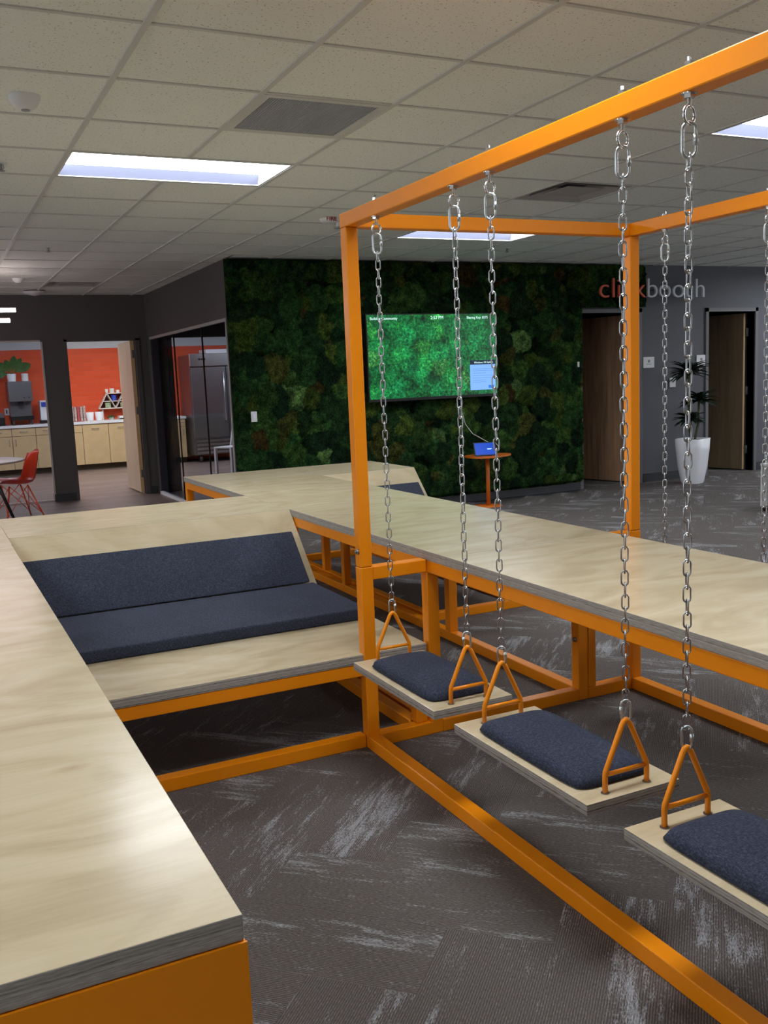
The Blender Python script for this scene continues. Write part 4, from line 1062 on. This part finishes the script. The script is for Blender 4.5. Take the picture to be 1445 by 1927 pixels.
# drink dispenser
t = thing('drink_dispenser', (1.55, 17.45, ZW), 'grey steel drink dispensing machine on the kitchen worktop', 'drink dispenser')
mb = MB(); mb.box(1.355, 1.735, 17.15, 17.60, 1.24, 1.58, bev=.008); mb.obj('upper_body', 'steel', t)
mb = MB(); mb.box(1.375, 1.72, 17.30, 17.60, 1.0, 1.24); mb.obj('lower_body', 'steel', t)
mb = MB(); mb.box(1.37, 1.73, 17.12, 17.60, .93, 1.0, bev=.005); mb.obj('drip_tray', 'black_plastic', t)
mb = MB(); mb.box(1.50, 1.58, 17.20, 17.27, 1.17, 1.24); mb.obj('spout', 'black_plastic', t)
for x in (1.60, 1.68):
    mb = MB(); mb.cyl((x, 0, 0), .010, .004); mb.v = [Vector((v.x, 17.149 - v.z, 1.305 + v.y)) for v in mb.v]; mb.obj('button', 'black_plastic', t)
for x in (1.40, 1.69):
    for y in (17.16, 17.56): mb = MB(); mb.cyl((x, y, ZW), .015, .084); mb.obj('leg', 'steel_dark', t)
# vase with plant on it
t = thing('potted_houseplant', (1.45, 17.40, 1.58), 'white pot with broad green leaves on top of the drink dispenser', 'potted plant')
mb = MB(); mb.lathe([(.065, 0), (.075, .13), (.068, .13), (.06, .11)], (1.45, 17.40, 1.581)); mb.obj('pot', 'white_gloss', t)
for k, (dx, dz, w_) in enumerate(((-.20, .25, .07), (.07, .36, .07), (.32, .22, .10), (-.30, .06, .10), (.18, .32, .06), (-.08, .30, .06))):
    p0 = Vector((1.45, 17.40, 1.70)); p1 = p0 + Vector((dx, -.05, dz)); d = (p1 - p0); L = d.length; d.normalize(); sd = d.cross(Vector((0, 1, 0))).normalized(); vs_ = []; N = 8
    for q in range(N):
        s_ = q / (N - 1); w2 = w_ * sin(pi * min(1, max(0, (s_ - .25) / .75))) ** .7 * .8 + .004; c = p0 + d * L * s_ + Vector((0, -.03 * s_, -.05 * s_ * s_)); vs_ += [c - sd * w2, c + Vector((0, .008, 0)), c + sd * w2]
    mb = MB(); n_ = len(vs_); vs_ += [v + Vector((0, .003, 0)) for v in vs_]; fs = []
    for q in range(N - 1):
        b = q * 3; fs += [(b, b + 1, b + 4, b + 3), (b + 1, b + 2, b + 5, b + 4)]; b += n_; fs += [(b, b + 3, b + 4, b + 1), (b + 1, b + 4, b + 5, b + 2)]
    mb.add(vs_, fs, 0, True); mb.obj('leaf', 'leaf_green', t, recalc=False)
def can(name, x, y, z, r, h, m_, label, cat, group=None, taper=1.0):
    mb = MB(); mb.lathe([(r * taper, 0), (r, h), (r * .9, h), (r * .85, h - .01)], (0, 0, 0), 20); o = mb.obj(name, m_); o.location = (x, y, z); return tag(o, label, cat, group)
can('canister', 1.66, 17.36, 1.581, .055, .13, 'white_plastic', 'white striped canister beside the pot on top of the drink dispenser', 'canister')
t = thing('paper_dispenser', (1.925, 17.5, ZW), 'white dispenser with a blue label at the right of the drink machine', 'dispenser')
mb = MB(); mb.box(1.865, 1.99, 17.40, 17.62, .90, 1.24, bev=.006); mb.obj('body', 'white_plastic', t)
mb = MB(); mb.box(1.885, 1.975, 17.395, 17.3995, 1.13, 1.21); mb.obj('label_panel', 'blue_label', t)
mb = MB(); mb.box(1.86, 1.995, 17.38, 17.64, ZW, .90); mb.obj('base', 'black_plastic', t)
t = thing('coffee_machine', (1.22, 17.45, ZW), 'dark coffee machine at the left edge of the kitchen window', 'coffee machine')
mb = MB(); mb.box(1.08, 1.28, 17.30, 17.60, ZW, .99, bev=.01); mb.obj('body', 'black_plastic', t)
mb = MB(); mb.box(1.10, 1.26, 17.32, 17.42, .99, 1.06); mb.obj('hopper', 'steel', t)
t = thing('wall_outlet', (1.33, YK, 1.05), 'white double wall outlet on the orange tiles beside the drink dispenser', 'outlet')
mb = MB(); mb.box(1.31, 1.43, YK - .01, YK - .001, 1.01, 1.13); mb.obj('plate', 'white_plastic', t)
mb = MB(); mb.box(1.335, 1.355, YK - .013, YK - .0101, 1.04, 1.10); mb.box(1.385, 1.405, YK - .013, YK - .0101, 1.04, 1.10); mb.obj('socket', 'black_plastic', t)
# snack rows
for k in range(6):
    x = 2.33 + .05 * k
    mb = MB(); mb.box(-.021, .021, -.05, .05, 0, .25 + .012 * (k % 2), bev=.008); o = mb.obj('snack_packet', 'snack_mix' if k % 3 else 'snack_red'); o.location = (x, 17.35, ZW + .005)
    tag(o, ['leftmost upright snack packet in the doorway row, beside the dark pier, reddish', 'second snack packet of the doorway row, mixed colours', 'third snack packet of the doorway row, mixed colours', 'fourth snack packet of the doorway row, the inner reddish one', 'fifth snack packet of the doorway row, mixed colours', 'rightmost snack packet of the row, next to the white tub'][k], 'snack packet', 'snack packets in a row')
t = None
for k, x in enumerate((2.675, 2.83)):
    mb = MB(); mb.lathe([(.055, 0), (.070, .15), (.064, .15), (.05, .01)], (0, 0, 0), 20); o = mb.obj('container', 'white_plastic'); o.location = (x, 17.34, ZW + .001)
    tag(o, ['white plastic tub right of the snack packets', 'white plastic tub against the foot of the triangular shelf'][k], 'tub')
# triangular shelf
t = thing('triangle_shelf', (3.1, 17.5, 1.02), 'pale shelf with a triangular lattice and dark red back on the tiled wall', 'shelf')
fy0, fy1 = 17.52, 17.66
mb = MB()
def slat(a, b, w_=.012):
    a = Vector((a[0], 0, a[1])); b = Vector((b[0], 0, b[1])); d = (b - a).normalized(); n_ = Vector((-d.z, 0, d.x)) * w_ / 2
    q = [a - n_, b - n_, b + n_, a + n_]; vs_ = [Vector((p.x, fy0, p.z)) for p in q] + [Vector((p.x, fy1, p.z)) for p in q]
    mb.add(vs_, [(0, 1, 2, 3), (7, 6, 5, 4), (0, 4, 5, 1), (1, 5, 6, 2), (2, 6, 7, 3), (3, 7, 4, 0)])
slat((2.88, 1.045), (3.42, 1.045), .018); slat((2.88, 1.045), (3.03, 1.31)); slat((3.03, 1.31), (3.38, 1.31), .014); slat((3.38, 1.31), (3.50, 1.045)); slat((2.96, 1.17), (3.42, 1.17)); slat((3.03, 1.31), (3.17, 1.045)); slat((3.17, 1.045), (3.32, 1.31))
mb.obj('lattice', 'shelf_white', t)
mb = MB(); mb.prism([(2.89, 1.05), (3.46, 1.05), (3.37, 1.305), (3.035, 1.305)], 'y', fy1 + .001, fy1 + .006); mb.obj('back_panel', 'shelf_back', t)
mb = MB(); mb.box(2.93, 2.95, 17.56, 17.62, ZW, 1.035); mb.box(3.38, 3.40, 17.56, 17.62, ZW, 1.035); mb.obj('support', 'white_metal', t)
can('cup', 3.035, 17.58, 1.318, .030, .07, 'candle_white', 'small tapered cup at the left on top of the triangular shelf', 'cup', taper=.7)
can('candle_jar', 3.13, 17.58, 1.318, .042, .08, 'candle_white', 'white candle jar in the middle on top of the triangular shelf', 'jar')
can('bowl', 3.23, 17.58, 1.318, .032, .05, 'candle_white', 'small pale bowl at the right on top of the triangular shelf', 'bowl')
can('jar', 3.15, 17.57, 1.177, .042, .10, 'blue_label', 'blue jar inside the upper part of the triangular shelf', 'jar')
can('jar', 3.04, 17.57, 1.055, .050, .09, 'jar_green', 'pale green jar inside the lower left of the triangular shelf', 'jar')
can('jar', 3.30, 17.57, 1.055, .040, .09, 'jar_green', 'pale green jar inside the lower right of the triangular shelf', 'jar')
t = thing('small_plant', (3.05, 17.4, ZW), 'small green plant on the worktop beneath the triangular shelf', 'plant')
mb = MB(); mb.lathe([(.04, 0), (.05, .05), (.04, .05)], (3.05, 17.4, ZW)); mb.obj('pot', 'white_plastic', t)
mb = MB(); rosette(mb, (3.05, 17.4, ZW + .05), .12, 16, 9, wd=.03); mb.obj('leaves', 'leaf_green', t, recalc=False)
mb = MB(); mb.box(3.17, 3.42, 17.25, 17.45, ZW + .001, ZW + .06, bev=.01); tag(mb.obj('paper_stack', 'white_plastic'), 'low white stack of napkins on the worktop beside the open door', 'napkins')
# soap bottle seen through the glass
t = thing('soap_bottle', (4.03, 17.35, ZW), 'white pump bottle with a dark top at the worktop end, seen through the glass', 'bottle')
mb = MB(); mb.lathe([(.035, 0), (.035, .14), (.015, .17), (.01, .18)], (4.03, 17.35, ZW)); mb.obj('body', 'white_plastic', t)
mb = MB(); mb.tube([(4.03, 17.35, ZW + .18), (4.03, 17.35, ZW + .25), (3.99, 17.35, ZW + .245)], .008, 8); mb.obj('pump', 'black_plastic', t)
t = thing('faucet', (4.18, 17.5, ZW), 'chrome faucet at the end of the kitchen worktop', 'faucet')
mb = MB(); mb.tube([(4.18, 17.5, ZW), (4.18, 17.5, ZW + .16), (4.16, 17.42, ZW + .19), (4.15, 17.36, ZW + .15)], .010, 8); mb.obj('spout', 'chrome', t)

# fridge
fx0, fx1, fy0, fy1 = 4.375, 5.68, 16.80, 17.62
t = thing('commercial_fridge', ((fx0 + fx1) / 2, 17.2, 0), 'tall stainless steel two-door fridge seen through the glass partition', 'fridge')
mb = MB(); mb.box(fx0, fx1, fy0 + .05, fy1, .14, 1.93, bev=.004); mb.obj('body', 'steel', t)
mb = MB(); mb.box(fx0 - .005, fx1 + .005, fy0 - .01, fy0 + .05, 1.72, 1.945, bev=.01); hd = mb.obj('control_panel', 'steel_bright', t)
mb = MB(); mb.box(4.53, 4.57, fy0 - .016, fy0 - .0105, 1.83, 1.86); mb.box(4.585, 4.66, fy0 - .016, fy0 - .0105, 1.83, 1.86); mb.obj('display', 'black_plastic', hd)
xm = (fx0 + fx1) / 2
for (a, b, hx) in ((fx0 + .01, xm - .004, xm - .06), (xm + .004, fx1 - .01, xm + .06)):
    mb = MB(); mb.box(a, b, fy0, fy0 + .048, .45, 1.70, bev=.008); d = mb.obj('fridge_door', 'steel', t)
    mb = MB(); mb.tube([(hx, fy0, 1.62), (hx, fy0 - .04, 1.60), (hx, fy0 - .04, .75), (hx, fy0, .73)], .010, 8); mb.obj('handle', 'steel_bright', d)
mb = MB()
for k in range(4): mb.box(fx0 + .04, fx1 - .04, fy0 + .01, fy0 + .03, .16 + .07 * k, .20 + .07 * k)
mb.obj('vent_louvre', 'steel_bright', t)
for x in (fx0 + .12, fx1 - .12):
    mb = MB(); mb.tube([(x - .02, fy0 + .12, .07), (x + .02, fy0 + .12, .07)], .065, 16); mb.box(x - .01, x + .01, fy0 + .09, fy0 + .15, .07, .14); mb.obj('caster', 'steel_dark', t)
mb = MB(); mb.box(4.72, 5.4, 16.95, 17.4, 1.946, 2.02, bev=.004); tag(mb.obj('storage_box', 'white_gloss'), 'flat white box lying on top of the steel fridge', 'box')

# white chair behind the glass
def white_chair(cx, cy, rz):
    t = thing('white_chair', (cx, cy, 0), 'white metal chair behind the glass, in front of the fridge', 'chair')
    R_ = Matrix.Translation((cx, cy, 0)) @ Matrix.Rotation(rz, 4, 'Z')
    def B(name, *a, sl=0.0):
        mb = MB(); mb.box(*a, bev=.004)
        mb.v = [R_ @ Vector((v.x - sl * max(0, v.z - .42) * (1 if v.z > .42 else 0) + (-.0), v.y, v.z)) for v in mb.v]; return mb.obj(name, 'white_metal', t)
    B('seat', -.19, .19, -.19, .19, .41, .43)
    B('backrest', -.19, -.165, -.19, .19, .50, .80, sl=.25)
    for x in (-.19, .15):
        for y in (-.19, .15): B('leg', x, x + .04, y, y + .04, 0, .41)
    for y in (-.19, .16): B('back_post', -.19, -.16, y, y + .03, .43, .80, sl=.25)
white_chair(4.30, 14.35, pi + .5)
